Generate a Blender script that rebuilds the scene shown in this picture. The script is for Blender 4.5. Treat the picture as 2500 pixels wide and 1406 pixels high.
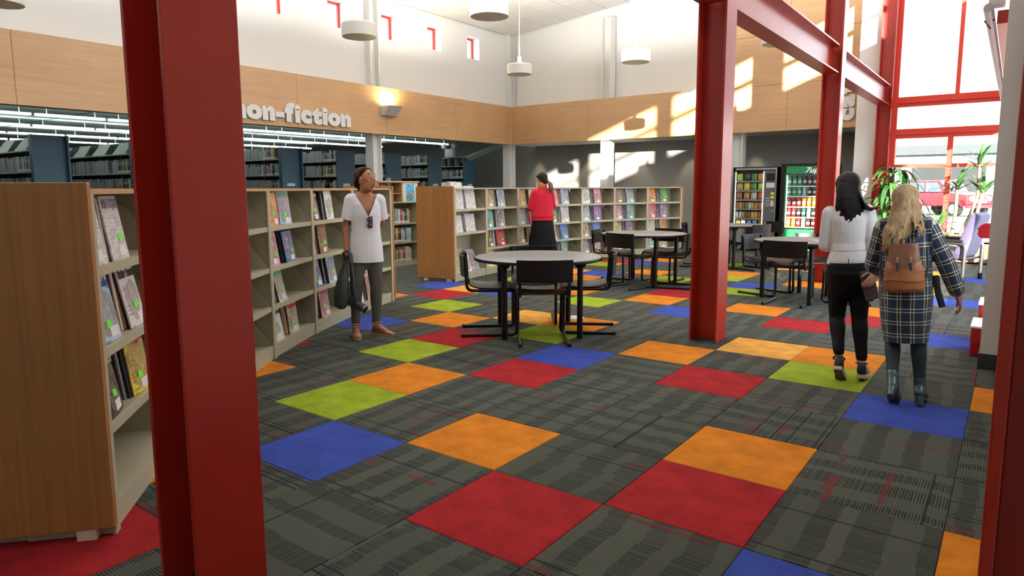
import bpy, bmesh, math, random
from mathutils import Vector, Matrix, Quaternion
random.seed(7)
R = math.radians
SC = bpy.context.scene
COL = SC.collection
for o in list(bpy.data.objects):
    bpy.data.objects.remove(o)

# ------------------------------------------------------------------ camera
# world axes follow the building grid; the origin is a carpet-tile corner
cam_d = bpy.data.cameras.new('camera')
cam = bpy.data.objects.new('camera', cam_d)
COL.objects.link(cam)
cam_d.sensor_fit = 'HORIZONTAL'
cam_d.sensor_width = 36
cam_d.lens = 36*1640.32/2500
cam_d.shift_y = -(703-666.93)/2500
cam_d.clip_start = 0.05
cam_d.clip_end = 300
GA, PITCH, ROLL = .6408, .12639, -.00406
rq = Matrix.Rotation(GA, 4, 'Z') @ Matrix.Rotation(math.pi/2-PITCH, 4, 'X') @ Matrix.Rotation(ROLL, 4, 'Z')
cam.matrix_world = Matrix.Translation((1.9650, -1.8703, 1.37843)) @ rq
SC.camera = cam

# ------------------------------------------------------------------ sky, sun, exposure
w = bpy.data.worlds.new('sky')
SC.world = w
w.use_nodes = True
wn = w.node_tree.nodes
wn['Background'].inputs[0].default_value = (.80, .90, 1.0, 1)
wn['Background'].inputs[1].default_value = 7.0
sun_d = bpy.data.lights.new('sun', 'SUN')
sun_d.energy = 32
sun_d.angle = R(.6)
sun_d.color = (1, .93, .80)
sun = bpy.data.objects.new('sun', sun_d)
COL.objects.link(sun)
sun.rotation_euler = Vector((-1, 2, -.39)).to_track_quat('-Z', 'Y').to_euler()
sun.location = (12, -22, 9)
def portal(name, loc, rot, sx, sy):
    d = bpy.data.lights.new(name, 'AREA')
    d.shape = 'RECTANGLE'; d.size = sx; d.size_y = sy
    d.cycles.is_portal = True
    o = bpy.data.objects.new(name, d); COL.objects.link(o)
    o.location = loc; o.rotation_euler = rot
portal('sky_portal_clerestory', (2.3, 2.2, 5.73), (0, R(90), 0), 1.2, 22.4)
portal('sky_portal_lower', (2.3, 6.4, 1.4), (0, R(90), 0), 2.6, 13.6)
portal('sky_portal_end', (1.0, 13.6, 3.3), (R(-90), 0, 0), 2.1, 6.4)
SC.view_settings.view_transform = 'Standard'
SC.view_settings.look = 'None'
SC.view_settings.exposure = 0.0
SC.view_settings.gamma = 1
SC.view_settings.use_curve_mapping = False
SC.cycles.max_bounces = 8
SC.cycles.diffuse_bounces = 4
SC.cycles.transparent_max_bounces = 12
SC.cycles.sample_clamp_indirect = 6
SC.cycles.caustics_reflective = False
SC.cycles.caustics_refractive = False

# ------------------------------------------------------------------ helpers
def srgb(h):
    if isinstance(h, str):
        h = [int(h[i:i+2], 16)/255 for i in (0, 2, 4)]
        h = [x/12.92 if x <= .04045 else ((x+.055)/1.055)**2.4 for x in h]
    return (h[0], h[1], h[2], 1)

MATS = {}
def mat(name, col=(.5, .5, .5), rough=.5, metal=0, noise=None, bump=None, emit=0, coat=0, objcol=False,
        streak=None, sheen=0, spec=.5, wave=None):
    """noise=(scale, amount) value variation; streak=(scale xyz, amount) stretched grain; bump=(scale, strength)"""
    if name in MATS: return MATS[name]
    m = bpy.data.materials.new(name); m.use_nodes = True
    nt = m.node_tree; N = nt.nodes; L = nt.links
    b = N['Principled BSDF']
    c = srgb(col)
    b.inputs['Base Color'].default_value = c
    b.inputs['Roughness'].default_value = rough
    b.inputs['Metallic'].default_value = metal
    b.inputs['Specular IOR Level'].default_value = spec
    if coat: b.inputs['Coat Weight'].default_value = coat; b.inputs['Coat Roughness'].default_value = .12
    if sheen: b.inputs['Sheen Weight'].default_value = sheen
    src = None
    tc = N.new('ShaderNodeTexCoord')
    if objcol:
        oi = N.new('ShaderNodeObjectInfo'); src = oi.outputs['Color']
    def mixval(src, fac, amt):
        mx = N.new('ShaderNodeMix'); mx.data_type = 'RGBA'; mx.blend_type = 'MULTIPLY'
        mx.inputs[0].default_value = 1
        if src is None: mx.inputs[6].default_value = c
        else: L.new(src, mx.inputs[6])
        mr = N.new('ShaderNodeMapRange')
        mr.inputs[3].default_value = 1-amt; mr.inputs[4].default_value = 1+amt
        mr.inputs[1].default_value = .25; mr.inputs[2].default_value = .75
        L.new(fac, mr.inputs[0])
        cb = N.new('ShaderNodeCombineColor')
        for k in range(3): L.new(mr.outputs[0], cb.inputs[k])
        L.new(cb.outputs[0], mx.inputs[7])
        return mx.outputs[2]
    if noise:
        n = N.new('ShaderNodeTexNoise'); n.inputs['Scale'].default_value = noise[0]; n.inputs['Detail'].default_value = 4
        L.new(tc.outputs['Object'], n.inputs['Vector'])
        src = mixval(src, n.outputs['Fac'], noise[1])
    if streak:
        mp = N.new('ShaderNodeMapping'); mp.inputs['Scale'].default_value = streak[0]
        L.new(tc.outputs['Object'], mp.inputs[0])
        n = N.new('ShaderNodeTexNoise'); n.inputs['Scale'].default_value = 1; n.inputs['Detail'].default_value = 5; n.inputs['Distortion'].default_value = .6
        L.new(mp.outputs[0], n.inputs['Vector'])
        src = mixval(src, n.outputs['Fac'], streak[1])
    if src is not None: L.new(src, b.inputs['Base Color'])
    if emit:
        b.inputs['Emission Strength'].default_value = emit
        if src is not None: L.new(src, b.inputs['Emission Color'])
        else: b.inputs['Emission Color'].default_value = c
    if bump:
        n = N.new('ShaderNodeTexNoise'); n.inputs['Scale'].default_value = bump[0]; n.inputs['Detail'].default_value = 3
        L.new(tc.outputs['Object'], n.inputs['Vector'])
        if len(bump) > 2:
            mp = N.new('ShaderNodeMapping'); mp.inputs['Scale'].default_value = bump[2]
            L.new(tc.outputs['Object'], mp.inputs[0]); L.new(mp.outputs[0], n.inputs['Vector'])
        bp = N.new('ShaderNodeBump'); bp.inputs['Strength'].default_value = bump[1]; bp.inputs['Distance'].default_value = .02
        L.new(n.outputs['Fac'], bp.inputs['Height']); L.new(bp.outputs[0], b.inputs['Normal'])
    MATS[name] = m
    return m

def glass_mat(name, tint=(.93, .97, .96), gloss=.06):
    if name in MATS: return MATS[name]
    m = bpy.data.materials.new(name); m.use_nodes = True
    N = m.node_tree.nodes; L = m.node_tree.links
    N.remove(N['Principled BSDF'])
    t = N.new('ShaderNodeBsdfTransparent'); t.inputs[0].default_value = srgb(tint)
    g = N.new('ShaderNodeBsdfGlossy'); g.inputs['Roughness'].default_value = .02
    mx = N.new('ShaderNodeMixShader'); mx.inputs[0].default_value = gloss
    L.new(t.outputs[0], mx.inputs[1]); L.new(g.outputs[0], mx.inputs[2])
    L.new(mx.outputs[0], N['Material Output'].inputs[0])
    MATS[name] = m
    return m

class MB:
    def __init__(s): s.v = []; s.f = []
    def add(s, vs, fs, T=None):
        b = len(s.v)
        s.v += [tuple(T @ Vector(p)) if T is not None else tuple(p) for p in vs]
        s.f += [tuple(b+i for i in f) for f in fs]
        return s
    def box(s, lo, hi, T=None):
        x0, y0, z0 = lo; x1, y1, z1 = hi
        return s.add([(x0,y0,z0),(x1,y0,z0),(x1,y1,z0),(x0,y1,z0),(x0,y0,z1),(x1,y0,z1),(x1,y1,z1),(x0,y1,z1)],
                     [(0,3,2,1),(4,5,6,7),(0,1,5,4),(1,2,6,5),(2,3,7,6),(3,0,4,7)], T)
    def cbox(s, c, sz, rot=(0,0,0)):
        T = Matrix.Translation(c) @ Euler3(rot)
        h = [q/2 for q in sz]
        return s.box((-h[0],-h[1],-h[2]), h, T)
    def prism(s, poly, d0, d1, T=None):
        """polygon in local xy extruded along z"""
        n = len(poly)
        vs = [(x,y,d0) for x,y in poly]+[(x,y,d1) for x,y in poly]
        fs = [tuple(range(n-1,-1,-1)), tuple(range(n,2*n))]+[(i,(i+1)%n,n+(i+1)%n,n+i) for i in range(n)]
        return s.add(vs, fs, T)
    def lathe(s, prof, n=20, T=None):
        vs = []; fs = []
        for r, z in prof:
            for k in range(n):
                a = 2*math.pi*k/n; vs.append((r*math.cos(a), r*math.sin(a), z))
        for i in range(len(prof)-1):
            for k in range(n):
                fs.append((i*n+k, i*n+(k+1)%n, (i+1)*n+(k+1)%n, (i+1)*n+k))
        fs.append(tuple(range(n-1,-1,-1))); fs.append(tuple((len(prof)-1)*n+k for k in range(n)))
        return s.add(vs, fs, T)
    def loft(s, rings, n=20, T=None):
        """rings: (cx,cy,cz,rx,ry) horizontal ellipses"""
        vs = []; fs = []
        for r in rings:
            for k in range(n):
                a = 2*math.pi*k/n
                vs.append((r[0]+r[3]*math.cos(a), r[1]+r[4]*math.sin(a), r[2]))
        for i in range(len(rings)-1):
            for k in range(n):
                fs.append((i*n+k, i*n+(k+1)%n, (i+1)*n+(k+1)%n, (i+1)*n+k))
        fs.append(tuple(range(n-1,-1,-1))); fs.append(tuple((len(rings)-1)*n+k for k in range(n)))
        return s.add(vs, fs, T)
    def tube(s, pts, r, n=8, rf=None, flat=1.0, ref=None):
        """sweep; r number or list; flat scales the second axis"""
        P = [Vector(p) for p in pts]
        m = len(P)
        rr = r if isinstance(r, (list, tuple)) else [r]*m
        vs = []; fs = []
        prev = None
        for i in range(m):
            t = (P[min(i+1,m-1)]-P[max(i-1,0)]).normalized()
            if prev is None:
                a = Vector(ref) if ref is not None else (Vector((0,0,1)) if abs(t.z) < .9 else Vector((1,0,0)))
                u = (a-t*a.dot(t)).normalized()
            else:
                u = (prev-t*prev.dot(t)).normalized()
            prev = u
            v = t.cross(u)
            for k in range(n):
                a = 2*math.pi*k/n
                vs.append(P[i]+u*(rr[i]*math.cos(a))+v*(rr[i]*flat*math.sin(a)))
        for i in range(m-1):
            for k in range(n):
                fs.append((i*n+k, i*n+(k+1)%n, (i+1)*n+(k+1)%n, (i+1)*n+k))
        fs.append(tuple(range(n-1,-1,-1))); fs.append(tuple((m-1)*n+k for k in range(n)))
        return s.add(vs, fs)
    def cyl(s, p0, p1, r0, r1=None, n=12):
        return s.tube([p0, p1], [r0, r0 if r1 is None else r1], n)
    def cap(s, p0, r0, p1, r1, n=12):
        """tapered capsule"""
        P0, P1 = Vector(p0), Vector(p1); d = P1-P0; l = max(d.length, 1e-5); d = d/l
        pts = []; rs = []
        for a in (-85, -60, -30, 0):
            pts.append(P0+d*(r0*math.sin(R(a)))); rs.append(r0*math.cos(R(a)))
        for a in (0, 30, 60, 85):
            pts.append(P1+d*(r1*math.sin(R(a)))); rs.append(r1*math.cos(R(a)))
        return s.tube(pts, rs, n)
    def chain(s, pts, rs, n=12):
        for i in range(len(pts)-1): s.cap(pts[i], rs[i], pts[i+1], rs[i+1], n)
        return s
    def ball(s, c, r, n=14, m=9, rot=None):
        rx, ry, rz = r if isinstance(r, (tuple, list)) else (r, r, r)
        prof = [(max(math.sin(math.pi*i/m), 1e-3), -math.cos(math.pi*i/m)) for i in range(m+1)]
        T = Matrix.Translation(c) @ (rot.to_4x4() if rot is not None else Matrix.Identity(4)) @ Matrix.Diagonal((rx, ry, rz, 1))
        return s.lathe(prof, n, T)
    def xf(s, T):
        s.v = [tuple(T @ Vector(p)) for p in s.v]; return s
    def mesh(s, name, smooth=0):
        me = bpy.data.meshes.new(name)
        me.from_pydata(s.v, [], s.f)
        if smooth:
            me.polygons.foreach_set('use_smooth', [True]*len(me.polygons))
            me.set_sharp_from_angle(angle=R(smooth if smooth > 1 else 40))
        me.update()
        return me
    def build(s, name, m, parent=None, smooth=0, bevel=0):
        me = s.mesh(name, smooth)
        return link(name, me, m, parent, bevel)

def Euler3(rot):
    from mathutils import Euler
    return Euler(rot).to_matrix().to_4x4()

def link(name, me, m, parent=None, bevel=0):
    o = bpy.data.objects.new(name, me); COL.objects.link(o)
    if m is not None and not me.materials: me.materials.append(m)
    if parent is not None: o.parent = parent
    if bevel:
        b = o.modifiers.new('bevel', 'BEVEL'); b.width = bevel; b.segments = 2; b.limit_method = 'ANGLE'
    return o

def tag(o, label=None, cat=None, group=None, kind=None):
    if label: o['label'] = label
    if cat: o['category'] = cat
    if group: o['group'] = group
    if kind: o['kind'] = kind
    return o

def thing(name, label, cat, loc=(0,0,0), rz=0, group=None, parent=None):
    o = bpy.data.objects.new(name, None); COL.objects.link(o)
    o.empty_display_size = .1
    o.location = loc; o.rotation_euler = (0, 0, rz)
    return tag(o, label, cat, group)

def struct(name, mb, m, parent=None, smooth=0, label=None):
    o = mb.build(name, m, parent, smooth)
    if parent is None: o['kind'] = 'structure'
    if label: o['label'] = label
    return o

def struct_empty(name, loc=(0,0,0), label=None):
    o = bpy.data.objects.new(name, None); COL.objects.link(o); o.location = loc
    o['kind'] = 'structure'
    if label: o['label'] = label
    return o

def dup(o, parent=None, **kw):
    c = o.copy(); COL.objects.link(c)
    if parent is not None: c.parent = parent
    for ch in o.children: dup(ch, c)
    return c

def fuse(name, mb, m, parent, voxel=.008, smooth=4, cut=None, planes=()):
    me = mb.mesh('tmp')
    o = bpy.data.objects.new('tmp', me); COL.objects.link(o)
    rm = o.modifiers.new('r', 'REMESH'); rm.mode = 'VOXEL'; rm.voxel_size = voxel
    if smooth:
        sm = o.modifiers.new('s', 'SMOOTH'); sm.iterations = smooth; sm.factor = .5
    dg = bpy.context.evaluated_depsgraph_get()
    nm = bpy.data.meshes.new_from_object(o.evaluated_get(dg))
    bpy.data.objects.remove(o)
    nm.name = name
    if cut:
        b = bmesh.new(); b.from_mesh(nm)
        for co, no in planes:
            bmesh.ops.bisect_plane(b, geom=b.verts[:]+b.edges[:]+b.faces[:], plane_co=co, plane_no=no, dist=1e-5)
        bmesh.ops.delete(b, geom=[f for f in b.faces if cut(f.calc_center_median())], context='FACES')
        b.to_mesh(nm); b.free()
    nm.polygons.foreach_set('use_smooth', [True]*len(nm.polygons))
    nm.materials.clear()
    return link(name, nm, m, parent)

def text_mesh(name, body, size, depth, bold=0, font_shear=0, align='LEFT', width=None):
    cu = bpy.data.curves.new('tmp_text', 'FONT')
    cu.body = body; cu.size = size; cu.extrude = depth; cu.offset = bold; cu.shear = font_shear
    cu.align_x = align
    o = bpy.data.objects.new('tmp_text', cu); COL.objects.link(o)
    dg = bpy.context.evaluated_depsgraph_get()
    me = bpy.data.meshes.new_from_object(o.evaluated_get(dg))
    bpy.data.objects.remove(o); bpy.data.curves.remove(cu)
    me.name = name; me.materials.clear()
    if width:
        xs = [v.co.x for v in me.vertices]; k = width/(max(xs)-min(xs)); x0 = min(xs)
        for v in me.vertices: v.co.x = (v.co.x-x0)*k
    return me

ORD = ['first','second','third','fourth','fifth','sixth','seventh','eighth','ninth','tenth','eleventh','twelfth',
       'thirteenth','fourteenth','fifteenth','sixteenth','seventeenth','eighteenth','nineteenth','twentieth']
# ================================================================== materials
WHITE = mat('white_paint', (.83, .83, .80), .75, bump=(60, .03))
CEILM = mat('ceiling_tile_white', (.80, .80, .78), .9, bump=(150, .1), noise=(300, .04))
GREYW = mat('grey_paint', (.27, .257, .238), .75, bump=(60, .03))
MAPLE = mat('maple_veneer', (.50, .295, .145), .38, streak=((1.2, 1.2, 26), .10), noise=(1.2, .08))
OAKP = mat('oak_veneer', (.33, .145, .038), .42, streak=((40, 40, 1.1), .22), noise=(2, .08))
RED = mat('red_steel_paint', (.34, .017, .007), .30, noise=(3, .08), bump=(90, .02))
REDW = mat('red_window_frame', (.62, .045, .022), .4)
BEIGE = mat('beige_steel', (.42, .39, .27), .5, noise=(2, .05))
POSTW = mat('post_white', (.78, .78, .74), .55)
BLACKP = mat('black_plastic', (.005, .005, .005), .5, spec=.3)
BLACKM = mat('black_metal', (.004, .004, .005), .3, spec=.35)
GLASS = glass_mat('window_glass')
DARKB = mat('black_rubber_base', (.02, .02, .02), .6)
STEEL = mat('steel', (.6, .6, .6), .3, metal=1)
BLUEP = mat('blue_shelf_paint', (.028, .085, .13), .5)
WLAMP = mat('lamp_white', (.75, .74, .69), .45)
CONC = mat('concrete', (.22, .215, .205), .85, noise=(.6, .15))

# ================================================================== carpet floor
T = .61
def carpet_grey():
    m = bpy.data.materials.new('striped_carpet'); m.use_nodes = True
    N = m.node_tree.nodes; L = m.node_tree.links; b = N['Principled BSDF']
    b.inputs['Roughness'].default_value = .95; b.inputs['Specular IOR Level'].default_value = .15
    tc = N.new('ShaderNodeTexCoord'); oi = N.new('ShaderNodeObjectInfo')
    sx = N.new('ShaderNodeSeparateXYZ'); L.new(tc.outputs['Object'], sx.inputs[0])
    def M(op, a, bb=None, c=None):
        n = N.new('ShaderNodeMath'); n.operation = op
        for i, q in enumerate((a, bb, c)):
            if q is None: continue
            if isinstance(q, (int, float)): n.inputs[i].default_value = q
            else: L.new(q, n.inputs[i])
        return n.outputs[0]
    u, v, rnd = sx.outputs[0], sx.outputs[1], oi.outputs['Random']
    rk = M('MULTIPLY', rnd, 37.0)
    def wn(x, y, z):
        cb = N.new('ShaderNodeCombineXYZ')
        for i, q in enumerate((x, y, z)):
            if isinstance(q, (int, float)): cb.inputs[i].default_value = q
            else: L.new(q, cb.inputs[i])
        n = N.new('ShaderNodeTexWhiteNoise'); n.noise_dimensions = '3D'; L.new(cb.outputs[0], n.inputs['Vector'])
        return n.outputs['Value']
    # fine stripe lines across v, each of its own width
    vl = M('MULTIPLY', v, 84.0)
    fr = M('FRACT', vl); li = M('FLOOR', vl)
    line = M('LESS_THAN', fr, M('MULTIPLY_ADD', wn(li, rk, 2.0), .35, .38))
    # dark bars along u; their ends are ragged from bundle to bundle
    bund = M('FLOOR', M('MULTIPLY', v, 12.0))
    big = M('FLOOR', M('MULTIPLY', v, 4.4))
    jit = M('ADD', M('MULTIPLY', wn(bund, rk, 3.0), .014), M('MULTIPLY', wn(big, rk, 5.0), .03))
    ub = M('MULTIPLY', M('ADD', M('ADD', u, jit), rnd), 5.2)
    bar0 = M('FRACT', ub); ubi = M('FLOOR', ub)
    band = M('LESS_THAN', bar0, M('MULTIPLY_ADD', wn(ubi, 3.0, rk), .4, .32))
    dark = M('MULTIPLY', line, M('MULTIPLY_ADD', band, .74, .20))
    bar = M('MULTIPLY', M('SUBTRACT', wn(ubi, rk, 8.0), .5), .6)
    # occasional long thin dark line and red dash
    ln = M('FLOOR', M('MULTIPLY', v, 95.0))
    long = M('GREATER_THAN', wn(ln, rk, 7.7), .955)
    redb = M('FLOOR', M('MULTIPLY', v, 44.0))
    red = M('MULTIPLY', M('GREATER_THAN', wn(redb, rk, 4.4), .955), M('GREATER_THAN', wn(M('FLOOR', M('MULTIPLY', u, 5.0)), redb, rk), .55))
    ns = N.new('ShaderNodeTexNoise'); ns.inputs['Scale'].default_value = 420; L.new(tc.outputs['Object'], ns.inputs['Vector'])
    def mix(f, a, c2):
        mx = N.new('ShaderNodeMix'); mx.data_type = 'RGBA'
        L.new(f, mx.inputs[0])
        for i, q in ((6, a), (7, c2)):
            if isinstance(q, tuple): mx.inputs[i].default_value = q
            else: L.new(q, mx.inputs[i])
        return mx.outputs[2]
    base = mix(M('ADD', bar, .5), (.060, .065, .049, 1), (.082, .088, .067, 1))
    c1 = mix(M('MULTIPLY', dark, .9), base, (.012, .013, .017, 1))
    c2 = mix(M('MULTIPLY', red, .75), c1, (.13, .02, .018, 1))
    c3 = mix(M('MULTIPLY', long, .85), c2, (.012, .013, .02, 1))
    mr = N.new('ShaderNodeMapRange'); mr.inputs[1].default_value = .3; mr.inputs[2].default_value = .7; mr.inputs[3].default_value = .45; mr.inputs[4].default_value = 1.55; L.new(ns.outputs[0], mr.inputs[0])
    vm = N.new('ShaderNodeVectorMath'); vm.operation = 'SCALE'; L.new(c3, vm.inputs[0]); L.new(mr.outputs[0], vm.inputs['Scale'])
    L.new(vm.outputs[0], b.inputs['Base Color'])
    bp = N.new('ShaderNodeBump'); bp.inputs['Strength'].default_value = .5; bp.inputs['Distance'].default_value = .004
    L.new(ns.outputs[0], bp.inputs['Height']); L.new(bp.outputs[0], b.inputs['Normal'])
    return m
CARPET = carpet_grey()
CARPC = mat('plain_colour_carpet', (.5, .1, .1), .95, objcol=True, noise=(6, .24), streak=((9, 170, 9), .16), bump=(420, .5), spec=.1)
TCOL = {'red': (.34, .018, .022), 'orange': (.62, .20, .018), 'yellow': (.76, .37, .07), 'green': (.28, .36, .022), 'blue': (.042, .072, .33)}
TILES = {(0,0):'red',(1,1):'red',(1,2):'orange',(-1,1):'orange',(-2,0):'blue',(-3,1):'green',(-3,2):'orange',(-2,3):'red',(-2,4):'blue',
 (-1,5):'orange',(0,4):'red',(0,6):'yellow',(1,6):'orange',(1,5):'green',(2,4):'blue',(3,5):'orange',(3,1):'orange',(2,0):'blue',(-2,-2):'red',
 (-3,-1):'orange',(-5,1):'orange',(-6,2):'red',(-4,3):'green',(-4,4):'red',(-5,5):'orange',(-6,6):'green',(-7,7):'red',(-7,8):'yellow',(-8,8):'blue',
 (-8,6):'orange',(-6,4):'blue',(-6,8):'blue',(-4,6):'yellow',(-3,6):'orange',(-3,5):'green',(-4,8):'green',(-3,9):'orange',(-3,10):'red',(-2,8):'blue',
 (-5,9):'orange',(-7,14):'green',(-7,15):'red',(-6,16):'orange',(-6,15):'blue',(-5,13):'orange',(-4,12):'green',(-6,12):'blue',(-7,12):'yellow',
 (-6,11):'orange',(-7,10):'green',(-7,11):'red',(-3,14):'orange',(-3,13):'green',(-2,12):'blue',(-2,11):'green',(-1,13):'orange',(-1,9):'orange',
 (0,8):'red',(1,10):'orange',(1,9):'red',(0,12):'red',(1,13):'green',(0,14):'orange',(1,14):'orange',(2,12):'blue',(2,8):'blue',(2,16):'blue',
 (0,16):'green',(-4,16):'green',(-2,16):'yellow',(-1,17):'green',(-3,18):'orange',(1,17):'yellow',(-5,18):'red'}
fl = struct('floor', MB().box((-22, -9, -.12), (2.44, 15.3, -.008)), mat('floor_slab', (.03, .03, .03), .9), label='striped grey carpet tile floor with scattered bright tiles')
def tile_mesh(name):
    h = T/2-.0009; b = .003
    vs = [(-h,-h,-.008),(h,-h,-.008),(h,h,-.008),(-h,h,-.008),(-h,-h,-b),(h,-h,-b),(h,h,-b),(-h,h,-b),
          (-h+b,-h+b,0),(h-b,-h+b,0),(h-b,h-b,0),(-h+b,h-b,0)]
    fs = [(8,9,10,11)]+[(i,(i+1)%4,4+(i+1)%4,4+i) for i in range(4)]+[(4+i,4+(i+1)%4,8+(i+1)%4,8+i) for i in range(4)]
    return MB().add(vs, fs).mesh(name)
tg = tile_mesh('carpet_tile'); tg.materials.append(CARPET)
tcm = tile_mesh('carpet_tile'); tcm.materials.append(CARPC)
camp = Vector((1.965, -1.87)); fwd = Vector((-.598, .802))
allt = []
for i in range(-24, 4):
    for j in range(-6, 25):
        p = Vector(((i+.5)*T, (j+.5)*T))
        if p.x > 2.2 or p.y > 15.0 or p.y < -3.2: continue
        d = (p-camp); dep = d.dot(fwd); lat = d.dot(Vector((.802, .598)))
        inview = dep > .2 and abs(lat) < dep*.80+.6
        allt.append((0 if inview else 1, 0 if (i, j) in TILES else 1, dep if dep > 0 else 50-dep, i, j))
vis = [t for t in allt if t[0] == 0]; vis.sort(key=lambda t: (t[2]+t[1]*2.2))
near = vis[:300]; keep = set((t[3], t[4]) for t in near)
rr = random.Random(3)
TURNED = {(2,2),(1,3),(0,2),(-1,4),(2,6),(3,3),(1,7),(2,9),(-1,-1),(1,11),(-3,4),(-5,3)}   # tiles laid a quarter turn
rest = MB()
for t in allt:
    i, j = t[3], t[4]
    c = TILES.get((i, j))
    x, y = (i+.5)*T, (j+.5)*T
    if (i, j) in keep or c:
        o = link('carpet_tile', tcm if c else tg, None, fl)
        o.location = (x, y, 0)
        q = 1 if (i, j) in TURNED or (rr.random() < .22 and j > 9) else 0
        o.rotation_euler = (0, 0, q*math.pi/2+(math.pi if rr.random() < .5 else 0))
        if c:
            k = TCOL[c]; o.color = (*k, 1)
    else:
        h = T/2-.0009
        rest.box((x-h, y-h, -.008), (x+h, y+h, 0))
o = rest.build('carpet_tile_field', CARPET, fl); o['kind'] = 'stuff'

# ================================================================== ceiling
def cz(x): return 5.67+.1*(x+9.7)
cl = struct('ceiling', MB().add([(-10.1,-9,cz(-10.1)+.02),(2.3,-9,cz(2.3)+.02),(2.3,15.3,cz(2.3)+.02),(-10.1,15.3,cz(-10.1)+.02),
     (-10.1,-9,cz(-10.1)+.2),(2.3,-9,cz(2.3)+.2),(2.3,15.3,cz(2.3)+.2),(-10.1,15.3,cz(-10.1)+.2)],
     [(0,3,2,1),(4,5,6,7),(0,1,5,4),(1,2,6,5),(2,3,7,6),(3,0,4,7)]), mat('ceiling_grid', (.36,.36,.35), .8), label='sloping white suspended ceiling of oblong tiles')
cm = MB().box((-.295, -.600, 0), (.295, .600, .018)).mesh('ceiling_tile'); cm.materials.append(CEILM)
sl = math.atan(.1)
for a in range(20):
    for b in range(13):
        x = -9.9+.305+a*.61; y = 12.896-.61-b*1.22+1.22
        o = link('ceiling_tile', cm, None, cl); o.location = (x, y, cz(x)+.003); o.rotation_euler = (0, -sl, 0)

# ================================================================== main hall walls
# white wall above the wood fascia, with small square clerestory windows
wl = struct_empty('wall_left', label='high white wall with a row of small square windows')
XW = -9.95
YS = [-3.0+1.51*k for k in range(11)]        # window centres
YS = [12.42-1.51*k for k in range(11)]
def seg(lo, hi, m=WHITE, name='wall_panel', parent=wl): return MB().box(lo, hi).build(name, m, parent)
ww, z0, z1 = .50, 4.80, 5.38
seg((XW-.3, -9, 3.6), (XW, 15.3, z0)); seg((XW-.3, -9, z1), (XW, 15.3, 6.2))
edges = sorted(YS); prev = -9
for y in edges:
    seg((XW-.3, prev, z0), (XW, y-ww/2, z1)); prev = y+ww/2
seg((XW-.3, prev, z0), (XW, 15.3, z1))
for n, y in enumerate(edges):
    wi = struct_empty('window_%d' % (n+3), (XW, y, z0), label='small square clerestory window with red frame in the white wall')
    f = MB(); h = z1-z0
    f.box((-.27, -ww/2, 0), (-.22, -ww/2+.05, h)); f.box((-.27, ww/2-.05, 0), (-.22, ww/2, h))
    f.box((-.27, -ww/2+.05, h-.05), (-.22, ww/2-.05, h)); f.box((-.27, -ww/2+.05, 0), (-.22, ww/2-.05, .03))
    f.build('window_frame', REDW, wi)
    MB().box((-.25, -ww/2+.05, .03), (-.245, ww/2-.05, h-.05)).build('pane', GLASS, wi)
# wood fascia over the opening
fa = struct_empty('trim_1', label='maple veneer fascia band above the book stacks opening')
ZB0, ZB1, XF, YF = 2.60, 3.65, -9.70, 13.75
ys = [YF]+[11.39-2.39*k for k in range(9)]
for k in range(len(ys)-1):
    MB().box((XF-.12, ys[k+1]+.003, ZB0), (XF, ys[k]-.003, ZB1)).build('veneer_panel', MAPLE, fa)
MB().box((XF-.25, -9, ZB1-.03), (XF-.12, YF, ZB1-.02)).build('top_ledge', MAPLE, fa)
MB().box((XF-.25, -9, ZB0-.0), (XF-.12, YF, ZB0+.02)).build('soffit_strip', MAPLE, fa)
fb = struct_empty('trim_2', label='maple veneer band and tall maple panelling on the far wall')
xs = [XF-.0, -7.19, -4.685, -2.18, -.70]
for k in range(4):
    x0_, x1_ = xs[k]+.003, xs[k+1]-.003
    zs = [(ZB0, 3.60), (3.606, 4.68), (4.686, 5.76), (5.766, 6.6)] if k >= 2 else [(ZB0, ZB1)]
    for a, b in zs:
        if k == 2 and a > 3: x0_ = -3.55
        MB().box((x0_, YF, a), (x1_, YF+.12, b)).build('veneer_panel', MAPLE, fb)
MB().box((XF, YF+.12, ZB1-.03), (-3.55, YF+.42, ZB1-.02)).build('top_ledge', MAPLE, fb)
# far white wall above the band
struct('wall_far', MB().box((-10.2, 14.15, ZB1-.05), (-3.55, 14.35, 6.6)), WHITE, label='tall white wall above the far maple band')
struct('wall_far_backing', MB().box((-3.55, 13.88, 3.6), (-.7, 14.35, 6.9)), WHITE)
# recessed grey wall and soffit under the band
struct('wall_grey', MB().box((-22, 15.1, 0), (-.7, 15.3, 2.95)), GREYW, label='dark grey recessed wall under the maple band')
so = struct('ceiling_soffit', MB().box((XF-.12, YF+.121, ZB0), (-.7, 15.1, ZB0+.06)), mat('soffit_white', (.6,.6,.57), .8), label='low soffit behind the far band')
# white return beside the end window
struct('wall_return', MB().box((-.72, 13.30, 0), (-.35, 15.3, 7.1)), WHITE, label='white wall end beside the red corner column')
# rear wall
struct('wall_rear', MB().box((-22, -9.2, 0), (2.3, -9, 7.2)), WHITE)
# book-stack room shell
nc = struct('ceiling_stacks', MB().box((-22, -9, 2.86), (-9.83, 15.1, 2.95)), mat('stack_ceiling_grey', (.66, .70, .72), .85, noise=(.8, .1)), label='low grey ceiling of the book stacks with fluorescent strips')
struct('wall_stacks_far', MB().box((-22.2, -9, 0), (-22, 15.3, 2.95)), mat('stack_wall', (.10, .11, .11), .8))
struct('wall_left_upper_close', MB().box((-10.25, -9, 2.9), (-9.95, 15.3, 3.65)), WHITE)
# ceiling joints
for k in range(9):
    y = 13.7-2.44*k
    MB().box((-22, y-.008, 2.854), (-9.83, y+.008, 2.86)).build('ceiling_joint', mat('joint_dark', (.06,.07,.07), .9), nc)

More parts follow.
